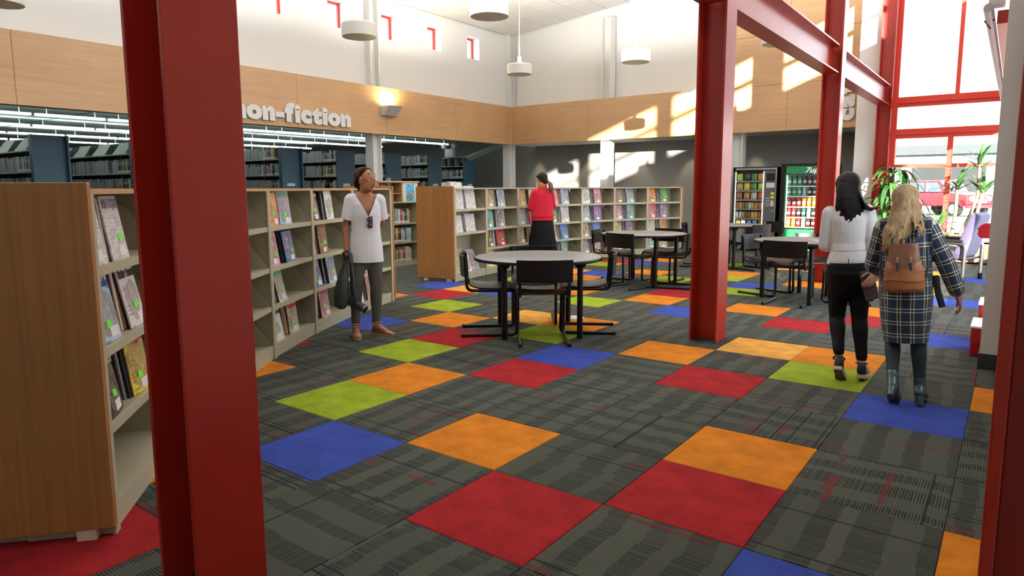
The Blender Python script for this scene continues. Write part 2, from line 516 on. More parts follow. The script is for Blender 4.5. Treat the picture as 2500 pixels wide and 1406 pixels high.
# fluorescent strips
TUBE = mat('fluorescent_tube', (.86, 1.0, .95), .5, emit=6)
fme = MB().prism([(-.04,-.575),(.04,-.575),(.055,-.53),(.055,.53),(.04,.575),(-.04,.575),(-.055,.53),(-.055,-.53)], -.04, 0).mesh('diffuser'); fme.materials.append(TUBE)
hme = MB().box((-.006,-.4,.0),(.006,-.388,.13)).mesh('added_hanger'); hme.materials.append(WLAMP)  # added rods: strips hang clear so their tops light the ceiling
k = 0
for r_, X in enumerate((-12.15, -14.6, -17.05, -19.5)):
    off = (0, .45, .15, .6)[r_]
    for n in range(13):
        y = 13.2-1.22*n-(0 if r_ == 0 else off)
        if y < -2.2: continue
        if r_ >= 1 and y > 12.9: continue
        rn = ['first','second','third','fourth'][r_]
        t = thing('fluorescent_light', f'glowing fluorescent strip, {ORD[n]} from the far end of the {rn} row over the stacks', 'light', (X, y, 2.73), 0, 'fluorescent strips over the stacks')
        link('diffuser', fme, None, t)
        for q in (0, .8):
            h_ = link('added_hanger', hme, None, t); h_.location.y = q

# ================================================================== columns
def h_section(w, d, t=.018, tw=.014):
    """H column: web along x, flanges in yz at +-w/2"""
    mb = []
    return [((-w/2, -d/2), (-w/2+t, d/2)), ((w/2-t, -d/2), (w/2, d/2)), ((-w/2+t, -tw/2), (w/2-t, tw/2))]
def h_col(mb, cx, cy, z0, z1, w, d, rot=0, t=.018):
    for lo, hi in h_section(w, d, t):
        if rot: lo, hi = (lo[1], lo[0]), (hi[1], hi[0])
        mb.box((cx+lo[0], cy+lo[1], z0), (cx+hi[0], cy+hi[1], z1))
    return mb
def red_col(cx, cy, z1, label, base=True):
    t = thing('steel_column', label, 'column', (cx, cy, 0))
    t['kind'] = 'structure'
    names = ('flange', 'flange', 'web')
    for nm, (lo, hi) in zip(names, h_section(.25, .25)):
        MB().box((lo[0], lo[1], 0), (hi[0], hi[1], z1)).build(nm, RED, t, bevel=.003)
    return t
CX = -.205
red_col(CX-.010, -.715, 6.55, 'dark red steel column beside the near end of the magazine rack')
red_col(CX, 4.02, 6.55, 'red steel column standing alone at the middle of the carpet')
red_col(CX, 8.60, 6.55, 'red steel column beside the green drink machine')
red_col(CX, 13.22, 6.55, 'red steel column against the end window')
red_col(2.085, -.60, 6.75, 'dark red steel column cut by the right edge of the picture')
# beam along the columns
for n, (a, b) in enumerate(((-.58, 3.895), (4.145, 8.475), (8.725, 13.095))):
    t = thing('steel_beam', ['red steel beam overhead before the middle column', 'red steel beam between the middle column and the drink machine column', 'red steel beam between the drink machine column and the window'][n], 'beam', (CX, a, 2.92))
    t['kind'] = 'structure'
    MB().box((-.1, 0, 0), (.1, b-a, .02)).build('flange', RED, t)
    MB().box((-.1, 0, .36), (.1, b-a, .38)).build('flange', RED, t)
    MB().box((-.01, 0, .02), (.01, b-a, .36)).build('web', RED, t)
# white posts at the opening (H sections)
for n, (x, y, lab) in enumerate(((-9.92, 8.78, 'white steel post under the wall sconce'), (-9.92, 4.12, 'white steel post hidden behind the near red column'),
        (-9.92, 13.95, 'white steel post in the corner of the far wall'), (-6.72, 13.98, 'white sunlit post on the far grey wall above the magazines'), (-3.28, 13.98, 'white post above the snack machine'))):
    t = thing('steel_post', lab, 'post', (x, y, 0)); t['kind'] = 'structure'
    rot = 0 if n < 3 else 1
    for nm, (lo, hi) in zip(('flange', 'flange', 'web'), h_section(.26, .26, .02, .02)):
        if rot == 0: lo, hi = (lo[1], lo[0]), (hi[1], hi[0])
        zt = 5.7 if n != 4 else 2.6
        MB().box((lo[0], lo[1], 0), (hi[0], hi[1], zt)).build(nm, POSTW, t)
# drywall pillar at right
pw = struct('wall_pillar', MB().box((1.83, 4.235, .12), (2.3, 4.62, 7.1)), mat('pillar_paint', (.70, .66, .62), .75, bump=(80, .05)), label='off white wall pier beside the red column at the picture edge')
struct('baseboard_pillar', MB().box((1.822, 4.227, 0), (2.3, 4.628, .12)), DARKB, label='black rubber base of the wall pier')

# ================================================================== right wall (glazed) and end window
wr = struct_empty('wall_right', label='glazed outside wall with red frames')
XR = 2.15
bays = [-9, -5.45, -.705, 4.02, 8.60, 13.22]
def seg2(lo, hi, m=WHITE, name='wall_panel'): return MB().box(lo, hi).build(name, m, wr)
seg2((XR, -9, 2.6), (XR+.15, 13.5, 5.18)); seg2((XR, -9, 6.27), (XR+.15, 13.5, 7.1)); seg2((XR, -9, 0), (XR+.15, 2.3, 2.6))  # last piece: unseen lower wall, shaped to keep sun off the two walkers
seg2((XR, 2.3, 0), (XR+.15, 3.1, 1.15)); seg2((XR, 3.1, 0), (XR+.15, 4.3, 2.6)); seg2((XR, 4.3, 0), (XR+.15, 13.5, .3))  # second piece: unseen solid length, shaped to keep sun off the pier
for b in bays: seg2((XR, b-.24, 5.18), (XR+.15, b+.24, 6.27))
for b in bays[3:]: seg2((XR, b-.2, .3), (XR+.15, b+.2, 2.6))
seg2((XR+.04, -9, 5.68), (XR+.1, 13.5, 5.80), REDW, 'window_frame')
seg2((XR+.04, 2.3, 1.75), (XR+.1, 13.5, 1.82), REDW, 'window_frame')
for y in (6.3, 10.9): seg2((XR+.04, y-.04, .3), (XR+.1, y+.04, 2.6), REDW, 'window_frame')
# exposed red member, pipe and junction box under the canopy edge
t = thing('steel_angle', 'red steel member with a grey pipe high behind the pier', 'beam', (1.78, 4.7, 2.62)); t['kind'] = 'structure'
MB().box((-.03, 0, 0), (.04, 8.5, .10)).build('angle', RED, t)
MB().tube([(-.09, 0, .13), (-.09, 8.5, .13)], .035, 10).build('pipe', mat('pipe_grey', (.5,.48,.5), .4), t)
bx = thing('junction_box', 'small white electrical box with wires high behind the pier', 'box', (1.74, 4.95, 2.80))
MB().box((-.06, -.08, 0), (.05, .06, .16)).build('case', WLAMP, bx, bevel=.006)
MB().tube([(-.03,-.05,0),(-.07,-.02,-.05),(-.02,.1,-.08),(-.09,.2,-.06),(-.05,.35,-.1)], .006, 6).build('wire', BLACKP, bx, smooth=40)

we = struct_empty('window_1', (0, 13.4, 0), 'tall end window with red frame looking out on the street')
fr = lambda lo, hi: MB().box(lo, hi).build('window_frame', REDW, we)
fr((-.08, -.06, .0), (.0, .08, 6.9)); fr((2.05, -.06, 0), (2.15, .08, 6.9))
for a, b in ((2.90, 3.09), (2.30, 2.48), (1.735, 1.80), (.28, .36), (6.3, 6.4)):
    fr((0, -.05, a), (2.05, .06, b))
for a, b in ((2.90, 3.09), (2.30, 2.48)): fr((0, -.08, a+.07), (2.05, -.05, a+.11))
fr((.86, -.045, .36), (.95, .05, 2.30)); fr((.92, -.045, 3.09), (.99, .05, 6.3))
for lo, hi in (((0, .36), (.86, 1.735)), ((.95, .36), (2.05, 1.735)), ((0, 1.80), (.86, 2.30)), ((.95, 1.80), (2.05, 2.30)), ((0, 2.48), (2.05, 2.90)), ((0, 3.09), (.92, 6.3)), ((.99, 3.09), (2.05, 6.3))):
    MB().box((lo[0], .0, lo[1]), (hi[0], .006, hi[1])).build('pane', GLASS, we)
struct('wall_under_window', MB().box((-.35, 13.36, 0), (2.15, 13.55, .28)), REDW)
struct('wall_above_window', MB().box((-.35, 13.36, 6.4), (2.15, 13.55, 7.1)), WHITE)

# ================================================================== outside
struct('ground_outside', MB().box((-60, 15.5, -.25), (70, 120, -.12)), CONC, label='pale sunlit street outside the window')
struct('ground_outside_side', MB().box((2.4, -40, -.25), (70, 15.5, -.12)), CONC)
bo = thing('building', 'white commercial building with dark garage bays across the street', 'building', (6, 52, -.12))
BW = mat('far_building_white', (.30, .30, .29), .8)
MB().box((-30, 0, 0), (30, 8, 5.6)).build('wall', BW, bo)
MB().box((-30, -.6, 3.6), (30, 0, 4.2)).build('canopy', mat('canopy_grey', (.055,.058,.062), .7), bo)
for x in (-14, -7.8, -1.6, 4.4, 10):
    g = MB().box((x-2.1, -.02, .2), (x+2.1, 0, 3.0)).build('garage_door', mat('garage_dark', (.010,.011,.012), .6), bo)
for x in (-12.0, -9, -3, 2):
    MB().box((x-.5, -.04, 4.6), (x+.5, 0, 5.1)).build('window', mat('far_window', (.12,.14,.17), .2), bo)
# ================================================================== curved magazine racks
def arc(p, a0, W, n, da=-5.5):
    out = []; p = Vector(p); a = a0
    for k in range(n):
        out.append((p.copy(), R(a)))
        p = p+W*Vector((math.cos(R(a)), math.sin(R(a)))); a += da
    return out
LEFT = arc((-.87, -.77), 139, .945, 6)
BACK = arc((-4.602, 5.533), 99, .93, 7)
LEV = (.10, .42, .735, 1.065)
DEP, HT = .31, 1.36
def shelf_meshes(W):
    S = {}
    S['upright'] = MB().box((-.012, .0, 0), (.012, DEP, HT)).mesh('upright')
    S['face_strip'] = MB().box((-.024, -.012, 0), (.024, 0, HT)).mesh('face_strip')
    mb = MB().box((.014, .02, -.012), (W-.014, DEP-.01, .006)); mb.box((.014, .0, -.028), (W-.014, .02, .010))
    S['shelf'] = mb.mesh('shelf')
    S['bracket'] = MB().prism([(.02, .0), (.30, .0), (.30, .235), (.21, .235), (.17, .22), (.02, .03)], 0, .004).mesh('bracket')  # y,z profile
    mb = MB().box((.014, .003, 0), (W-.014, .02, .071)); mb.box((.014, .0205, .0), (W-.014, DEP-.01, .012))
    S['kick'] = mb.mesh('base')
    S['back_panel'] = MB().box((.0, DEP-.008, 0), (W, DEP+.012, HT)).mesh('back_panel')
    S['rear_panel'] = MB().box((.0, DEP+.014, 0), (W, DEP*2, .1)).box((.0, DEP+.014, .1), (W, DEP+.3, .115)).box((0, DEP+.014, .5), (W, DEP+.3, .515)).box((0, DEP+.014, .95), (W, DEP+.3, .965)).mesh('rear_shelf')
    S['top_cap'] = MB().box((-.01, -.0, HT), (W+.01, DEP*2, HT+.022)).mesh('top_cap')
    for k, m in S.items(): m.materials.append(BEIGE)
    return S
def end_panel(t, x, dirn):
    mb = MB().box((min(x, x+dirn*.035), -.02, .045), (max(x, x+dirn*.035), DEP*2+.02, 1.405))
    mb.build('end_panel', OAKP, t, bevel=.003)
    for y in (.05, .46):
        MB().box((x+dirn*.005-.025, y, 0), (x+dirn*.005+.025, y+.07, .045)).build('foot_block', mat('pale_block', (.62, .52, .36), .7), t)
def rack(pts, W, labels, which):
    S = shelf_meshes(W); out = []
    for k, (p, a) in enumerate(pts):
        t = thing('magazine_rack', labels[k], 'rack', (p.x, p.y, 0), a, 'bays of the curved magazine racks')
        link('upright', S['upright'], None, t); link('face_strip', S['face_strip'], None, t)
        if k == len(pts)-1:
            o = link('upright', S['upright'], None, t); o.location.x = W
            o = link('face_strip', S['face_strip'], None, t); o.location.x = W
        levs = LEV if not (which == 'back' and k == 0) else (.10, .705, 1.06)
        for i, z in enumerate(levs):
            o = link('shelf', S['shelf'], None, t); o.location.z = z
            for x in (.016, W-.02):
                b = link('bracket', S['bracket'], None, t)
                b.matrix_local = Matrix.Translation((x, 0, z+.006)) @ Matrix(((0,0,1,0),(1,0,0,0),(0,1,0,0),(0,0,0,1)))
        link('base', S['kick'], None, t); link('back_panel', S['back_panel'], None, t); link('rear_shelf', S['rear_panel'], None, t)
        o = link('top_cap', S['top_cap'], None, t)
        if which == 'left':
            o.data = o.data.copy(); o.data.materials.clear(); o.data.materials.append(MAPLE)
        if k == 0: end_panel(t, -.025, -1)
        if k == len(pts)-1: end_panel(t, W+.025, 1)
        out.append(t)
    return out
LU = rack(LEFT, .945, ['near bay of the magazine rack with the big oak end panel', 'magazine rack bay hidden behind the near red column',
    'magazine rack bay half hidden just past the near red column', 'magazine rack bay in full view left of the person in white',
    'magazine rack bay just behind the person in white', 'last bay of the near magazine rack ending in an oak panel'], 'left')
BU = rack(BACK, .93, ['newspaper bay at the oak end of the far magazine rack', 'second bay of the far magazine rack after the newspapers',
    'third bay of the far rack, left of the person in red', 'fourth bay of the far rack, behind the person in red',
    'fifth bay of the far rack, right of the person in red', 'sixth bay of the far magazine rack behind the second table', 'last bay of the far magazine rack before the red column'], 'back')

# ---------------------------------------------------------------- magazines
def cover_mat():
    m = bpy.data.materials.new('magazine_cover'); m.use_nodes = True
    N = m.node_tree.nodes; L = m.node_tree.links; b = N['Principled BSDF']; b.inputs['Roughness'].default_value = .28
    tc = N.new('ShaderNodeTexCoord'); oi = N.new('ShaderNodeObjectInfo'); sp = N.new('ShaderNodeSeparateXYZ'); L.new(tc.outputs['Generated'], sp.inputs[0])
    x, z, rnd = sp.outputs[0], sp.outputs[2], oi.outputs['Random']
    def M(op, a, bb=None, c=None):
        n = N.new('ShaderNodeMath'); n.operation = op
        for i, q in enumerate((a, bb, c)):
            if q is None: continue
            if isinstance(q, (int, float)): n.inputs[i].default_value = q
            else: L.new(q, n.inputs[i])
        return n.outputs[0]
    off = N.new('ShaderNodeCombineXYZ'); L.new(M('MULTIPLY', rnd, 91.), off.inputs[0]); L.new(M('MULTIPLY', rnd, 33.), off.inputs[2])
    va = N.new('ShaderNodeVectorMath'); L.new(tc.outputs['Generated'], va.inputs[0]); L.new(off.outputs[0], va.inputs[1])
    n1 = N.new('ShaderNodeTexNoise'); n1.inputs['Scale'].default_value = 4.5; n1.inputs['Detail'].default_value = 5; n1.inputs['Distortion'].default_value = .7; L.new(va.outputs[0], n1.inputs['Vector'])
    bc = N.new('ShaderNodeValToRGB'); e = bc.color_ramp.elements
    e[0].position = .33; e[0].color = (.02, .018, .02, 1); e[1].position = .70; e[1].color = (.70, .66, .60, 1)
    for p_, c_ in ((.42, (.16, .09, .06, 1)), (.50, (.45, .24, .15, 1)), (.57, (.10, .14, .20, 1)), (.63, (.48, .36, .26, 1))):
        q_ = e.new(p_); q_.color = c_
    L.new(n1.outputs['Fac'], bc.inputs[0])
    def mix(f, a, c2):
        mx = N.new('ShaderNodeMix'); mx.data_type = 'RGBA'
        if isinstance(f, (int, float)): mx.inputs[0].default_value = f
        else: L.new(f, mx.inputs[0])
        for i, q in ((6, a), (7, c2)):
            if isinstance(q, tuple): mx.inputs[i].default_value = q
            else: L.new(q, mx.inputs[i])
        return mx.outputs[2]
    # photograph: irregular picture area over the cover colour
    n2 = N.new('ShaderNodeTexNoise'); n2.inputs['Scale'].default_value = 1.7; n2.inputs['Detail'].default_value = 2; L.new(va.outputs[0], n2.inputs['Vector'])
    dz = M('SUBTRACT', z, M('MULTIPLY_ADD', rnd, .12, .40)); dx = M('SUBTRACT', x, .52)
    el = M('LESS_THAN', M('ADD', M('ADD', M('MULTIPLY', M('MULTIPLY', dz, dz), 3.2), M('MULTIPLY', M('MULTIPLY', dx, dx), 2.2)), n2.outputs['Fac']), M('MULTIPLY_ADD', rnd, .55, .72))
    col = mix(M('MULTIPLY', el, .88), oi.outputs['Color'], mix(.28, bc.outputs[0], oi.outputs['Color']))
    # text lines as thin bars on the sides
    row = M('FRACT', M('MULTIPLY', z, 15.0)); rown = M('FLOOR', M('MULTIPLY', z, 15.0))
    wn = N.new('ShaderNodeTexWhiteNoise'); wn.noise_dimensions = '2D'; cb = N.new('ShaderNodeCombineXYZ'); L.new(rown, cb.inputs[0]); L.new(M('MULTIPLY', rnd, 50.), cb.inputs[1]); L.new(cb.outputs[0], wn.inputs['Vector'])
    bar = M('MULTIPLY', M('MULTIPLY', M('LESS_THAN', row, .5), M('GREATER_THAN', wn.outputs[0], .45)), M('MULTIPLY', M('LESS_THAN', x, M('MULTIPLY', wn.outputs[0], .42)), M('MULTIPLY', M('GREATER_THAN', x, .06), M('LESS_THAN', z, .72))))
    hv = N.new('ShaderNodeHueSaturation'); hv.inputs['Hue'].default_value = .5; hv.inputs['Value'].default_value = .35; L.new(oi.outputs['Color'], hv.inputs['Color'])
    col = mix(M('MULTIPLY', bar, .8), col, hv.outputs[0])
    L.new(col, b.inputs['Base Color'])
    return m
COVER = cover_mat()
PAGES = mat('page_edge', (.5, .5, .5), .6, objcol=True, noise=(60, .1))
STICK = mat('green_sticker', (.16, .85, .05), .6)
LABELW = mat('address_label', (.82, .82, .80), .6)
NEWS = mat('newsprint', (.62, .60, .58), .85, streak=((14, 14, 90), .35), noise=(22, .28))
magw, magh = .218, .285
cov_me = {}
def cover_mesh(w, h):
    key = (round(w, 3), round(h, 3))
    if key not in cov_me:
        # slightly bowed booklet: a thin solid with curved face
        n = 6; vs = []; fs = []
        for side, t in ((0, -.004), (1, .004)):
            for r_ in range(2):
                for i in range(n+1):
                    x = -w/2+w*i/n; bow = .004*math.sin(math.pi*i/n)
                    vs.append((x, t-bow, r_*h))
        q = 2*(n+1)
        for i in range(n):
            fs.append((i, i+1, n+1+i+1, n+1+i)); fs.append((q+i, q+n+1+i, q+n+1+i+1, q+i+1))
            fs.append((i, q+i, q+i+1, i+1)); fs.append((n+1+i, n+1+i+1, q+n+1+i+1, q+n+1+i))
        fs.append((0, n+1, q+n+1, q)); fs.append((n, q+n, q+2*n+1, 2*n+1))
        me = MB().add(vs, fs).mesh('magazine', 30); me.materials.append(COVER)
        cov_me[key] = me
    return cov_me[key]
stick_me = MB().box((-.024, -.0015, -.016), (.024, 0, .016)).mesh('sticker'); stick_me.materials.append(STICK)
addr_me = MB().box((-.038, -.0015, -.022), (.038, 0, .022)).mesh('address_label'); addr_me.materials.append(LABELW)
edge_me = []; edge_dim = []
for k in range(5):
    dm_ = (.094+.002*k, .0025+.0005*k, .258+.006*k); edge_dim.append(dm_)
    me = MB().box((-dm_[0], -dm_[1], 0), dm_).mesh('magazine'); me.materials.append(PAGES); edge_me.append(me)
mags_edge = []      # (world matrix, colour, label, size key)
rm = random.Random(11)
CN = {'black': (.02,.02,.022), 'white': (.75,.75,.74), 'red': (.55,.03,.04), 'orange': (.75,.28,.06), 'yellow': (.78,.58,.10), 'blue': (.10,.24,.60), 'pale blue': (.45,.62,.78),
      'green': (.14,.34,.10), 'teal': (.12,.42,.42), 'pink': (.75,.35,.42), 'grey': (.35,.35,.36), 'brown': (.25,.13,.07), 'purple': (.28,.12,.42), 'cream': (.68,.62,.48), 'tan': (.50,.36,.22)}
def masthead(t, text, w, h, colr, y=-.0085, z=None, maxh=.05):
    me = text_mesh('masthead', text, .06, .0008, bold=.0015)
    xs = [v.co.x for v in me.vertices]; ysv = [v.co.y for v in me.vertices]
    kx = (w*.9)/(max(xs)-min(xs)); ky = min(maxh/(max(ysv)-min(ysv)), kx*1.9)
    for v in me.vertices:
        v.co = Vector(((v.co.x-min(xs))*kx-w*.45, y-v.co.z, (v.co.y-min(ysv))*ky+(h-maxh-.012 if z is None else z)))
    return link('masthead', me, mat('ink_%02x%02x%02x' % tuple(int(255*c) for c in colr), colr, .5), t)
def place_cover(unit, x, z, cname, label, group, w=magw, h=magh, tilt=9, yaw=0, y=.032, text=None, tcol=(.8,.8,.8), sticker=True, addr=True, m=None):
    o = link('magazine', cover_mesh(w, h), None)
    if m: o.data = o.data.copy(); o.data.materials.clear(); o.data.materials.append(m)
    o.color = (*CN[cname], 1)
    o.matrix_world = unit @ Matrix.Translation((x, y, z+.008)) @ Matrix.Rotation(R(yaw), 4, 'Z') @ Matrix.Rotation(R(-tilt), 4, 'X')
    tag(o, label, 'magazine', group)
    if sticker:
        s = link('sticker', stick_me, None, o); s.location = (rm.uniform(-.02, .045), -.0088, rm.uniform(.075, .12)); s.rotation_euler = (0, R(rm.uniform(-12, 12)), 0)
    if addr:
        s = link('address_label', addr_me, None, o); s.location = (rm.uniform(.0, .04), -.0082, .038)
    if text: masthead(o, text, w, h, tcol)
    return o
def place_edges(unit, x, z, n, label, cols, y=.040, pitch=.0155):
    for k in range(n):
        col = CN[rm.choice(cols)]
        v = rm.uniform(.7, 1.2)
        T_ = unit @ Matrix.Translation((x+.095+k*pitch+rm.uniform(-.003, .003), y+(n-k)*.0125, z+.008)) @ Matrix.Rotation(R(rm.uniform(-3, 3)), 4, 'Z') @ Matrix.Rotation(R(-8+rm.uniform(-1.5, 1.5)), 4, 'X') @ Matrix.Rotation(R(rm.uniform(-1.2, 1.2)), 4, 'Y')
        mags_edge.append((T_, tuple(c*v for c in col), f'{ORD[k]} back issue {label}', rm.randrange(5)))
UL = [Matrix.Translation((p.x, p.y, 0)) @ Matrix.Rotation(a, 4, 'Z') for p, a in LEFT]
UB = [Matrix.Translation((p.x, p.y, 0)) @ Matrix.Rotation(a, 4, 'Z') for p, a in BACK]
LN = ['bottom', 'third', 'second', 'top']
def shelf_fill(U, bay, bayname, lev, A, B, nA=3, nB=7, ec=('grey','black','tan','white','brown'), grp='', x0=.03):
    """A/B: (colour, text, text colour) or None; [edges][cover A][edges][cover B]"""
    z = LEV[lev]; u = U[bay]
    sh = f'{LN[lev]} shelf of {bayname}'
    g = grp
    x = x0
    if A:
        place_edges(u, x, z, nA, f'behind {A[0]} cover, {sh}', ec)
        x += nA*.0155+.105
        place_cover(u, x, z, A[0], f'{A[0]} magazine facing out first, {sh}', g, text=A[1] if len(A) > 1 else None, tcol=A[2] if len(A) > 2 else (.8,.8,.8), tilt=rm.uniform(6, 13), yaw=rm.uniform(-4, 6), w=magw*rm.uniform(.93, 1.0), h=magh*rm.uniform(.95, 1.04))
        x += .118
    if nB:
        place_edges(u, x, z, nB, f'mid {sh}', ec)
        x += nB*.0155
    if B:
        x += .10
        place_cover(u, x, z, B[0], f'{B[0]} magazine facing out last, {sh}', g, text=B[1] if len(B) > 1 else None, tcol=B[2] if len(B) > 2 else (.8,.8,.8), tilt=rm.uniform(6, 13), yaw=rm.uniform(-4, 6), w=magw*rm.uniform(.93, 1.0), h=magh*rm.uniform(.95, 1.04))
G1, G2 = 'magazines on the near rack', 'magazines on the far rack'
W_, K_ = (.85,.85,.85), (.015,.015,.015)
# near bay
b0 = 'the near oak-ended bay'
place_cover(UL[0], .13, LEV[3], 'cream', 'folded antiques newspaper with a photo, top shelf of the near bay', G1, w=.22, h=.29, text='Antique Trader', tcol=(.12,.11,.11), m=NEWS)
place_edges(UL[0], .20, LEV[3], 6, f'mid top shelf of {b0}', ('white','grey','cream'))
place_cover(UL[0], .40, LEV[3], 'cream', f'second newspaper magazine with a pale cover, top shelf of {b0}', G1, w=.2, h=.28, text='ANTIQUE', tcol=(.2,.2,.3), m=NEWS)
shelf_fill(UL, 0, b0, 2, ('pale blue', 'Arthritis Today', (.06,.10,.35)), ('white', 'Better Homes', K_), 2, 9, ('tan','cream','grey','brown'), G1, x0=.075)
shelf_fill(UL, 0, b0, 1, ('black', 'Audubon', (.75,.65,.30)), ('yellow', 'Budget', (.6,.03,.04)), 2, 8, ('black','grey','black'), G1, x0=.075)
# bay past the column
b2 = 'the bay past the near red column'
place_cover(UL[2], .40, LEV[3], 'green', f'magazine with green bordered cover, top shelf of {b2}', G1, text='BOOKS', tcol=W_)
place_cover(UL[2], .18, LEV[3], 'grey', f'magazine with grey cover, top shelf of {b2}', G1)
place_cover(UL[2], .46, LEV[1], 'white', f'magazine with white floral cover, third shelf of {b2}', G1, text='Crafts', tcol=(.10,.35,.05))
place_cover(UL[2], .20, LEV[1], 'red', f'magazine with red cover, third shelf of {b2}', G1)
# full bay
b3 = 'the bay beside the white t-shirt'
shelf_fill(UL, 3, b3, 3, ('orange',), ('pale blue', 'Simple', (.25,.5,.3)), 4, 1, ('black','grey','brown'), G1)
shelf_fill(UL, 3, b3, 2, ('pink',), ('blue',), 2, 8, ('black','grey','black'), G1)
shelf_fill(UL, 3, b3, 1, None, ('white', 'E', (.1,.5,.1)), 0, 11, ('black','black','grey'), G1)
shelf_fill(UL, 3, b3, 0, ('white', 'Family Circle', K_), ('cream', 'FamilyFun', (.75,.03,.05)), 2, 8, ('grey','tan','brown'), G1)
b4 = 'the bay behind the white t-shirt'
shelf_fill(UL, 4, b4, 3, ('black', 'Forbes', W_), ('white',), 2, 6, ('black','grey','pale blue'), G1)
shelf_fill(UL, 4, b4, 2, None, ('brown',), 0, 12, ('grey','white','brown'), G1)
shelf_fill(UL, 4, b4, 1, ('blue', 'GOLF', W_), ('pale blue',), 2, 7, ('black','grey','brown'), G1)
shelf_fill(UL, 4, b4, 0, None, ('pink', 'GQ', (.7,.05,.06)), 0, 11, ('black','tan','grey'), G1)
b5 = 'the last bay of the near rack'
shelf_fill(UL, 5, b5, 3, ('grey',), ('white',), 2, 5, ('black','grey'), G1)
shelf_fill(UL, 5, b5, 2, ('white',), ('teal',), 2, 5, ('black','grey'), G1)
shelf_fill(UL, 5, b5, 1, ('red',), ('cream',), 2, 5, ('black','grey'), G1)
shelf_fill(UL, 5, b5, 0, ('white',), ('pink',), 2, 5, ('black','grey'), G1)
# far rack
FB = ['', 'the second far bay', 'the third far bay', 'the fourth far bay', 'the fifth far bay', 'the sixth far bay', 'the last far bay']
PAL = {1: [('yellow','brown'), ('brown','red'), ('teal','grey'), ('tan','pale blue')], 2: [('grey','blue'), ('tan','brown'), ('grey','red'), ('yellow','cream')],
       3: [('pale blue','teal'), ('pink','blue'), ('green','white'), ('pink','pale blue')], 4: [('grey','pink'), ('tan','blue'), ('pale blue','purple'), ('white','pink')],
       5: [('white','green'), ('yellow','purple'), ('pink','teal'), ('brown','pale blue')], 6: [('teal','cream'), ('cream','orange'), ('red','purple'), ('orange','green')]}
for bay in range(1, 7):
    for lev in range(4):
        a, b = PAL[bay][lev]
        if bay == 1 and lev == 0: 
            shelf_fill(UB, bay, FB[bay], lev, None, ('yellow',), 0, 4, ('yellow','tan'), G2); continue
        shelf_fill(UB, bay, FB[bay], lev, (a,), (b,), 2, 7, ('grey','black','tan','brown','white'), G2)
# newspaper bay: folded newspapers lying upright and stacked
def newspaper(u, x, y, z, w, d, h, tilt, label):
    mb = MB(); n = 6
    for k in range(n):
        o_ = rm.uniform(-.006, .006); hh = h*rm.uniform(.93, 1)
        y0 = d*k/n
        mb.add([(-w/2+o_, y0, 0), (w/2+o_, y0, 0), (w/2+o_, y0+d/n*.9, 0), (-w/2+o_, y0+d/n*.9, 0),
                (-w/2+o_, y0+.01, hh), (w/2+o_, y0+.004, hh*.98), (w/2+o_, y0+d/n*.9, hh*.98), (-w/2+o_, y0+d/n*.9+.006, hh)],
               [(0,3,2,1),(4,5,6,7),(0,1,5,4),(1,2,6,5),(2,3,7,6),(3,0,4,7)])
    o = mb.build('newspaper', NEWS)
    o.matrix_world = u @ Matrix.Translation((x, y, z+.008)) @ Matrix.Rotation(R(-tilt), 4, 'X')
    return tag(o, label, 'newspaper', 'newspapers in the far rack')
newspaper(UB[0], .20, .05, 1.06, .30, .16, .42, 5, 'thick bundle of newspapers rising above the oak end panel')
newspaper(UB[0], .57, .05, 1.06, .28, .12, .36, 8, 'pinkish bundle of newspapers beside the tall bundle')
newspaper(UB[0], .22, .08, .705, .30, .05, .27, 8, 'newspaper with a big front photo on the second shelf')
newspaper(UB[0], .62, .09, .705, .28, .08, .28, 8, 'grey newspaper with columns of text on the second shelf')
place_cover(UB[0], .16, .10, 'tan', 'large colour newspaper leaning on the bottom of the newspaper bay', G2, w=.27, h=.36, tilt=8, addr=False)
place_cover(UB[0], .42, .10, 'white', 'small white newspaper leaning on the bottom shelf of the newspaper bay', G2, w=.22, h=.26, tilt=16, addr=False)
place_cover(UB[0], .68, .10, 'grey', 'grey photo newspaper propped high on the bottom shelf of the newspaper bay', G2, w=.26, h=.34, tilt=25, y=.05, sticker=False, addr=False)
# edge-on issues: the 300 nearest are objects of their own, the rest one object
camv = Vector((1.965, -1.87, 1.378))
mags_edge.sort(key=lambda q: (q[0].translation-camv).length)
for T_, col, label, k in mags_edge[:215]:
    o = link('magazine', edge_me[k], None); o.matrix_world = T_; o.color = (*col, 1)
    tag(o, label, 'magazine', 'back issues in the magazine racks')
if len(mags_edge) > 215:
    mb = MB()
    for T_, col, label, k in mags_edge[215:]:
        d3 = edge_dim[k]; mb.box((-d3[0], -d3[1], 0), d3, T_)
    o = mb.build('back_issue_magazines', mat('page_edge_far', (.28, .26, .24), .6, noise=(35, .5)))
    tag(o, 'rows of thin back issues filed edge-on across the far magazine rack', 'magazines', None, 'stuff')
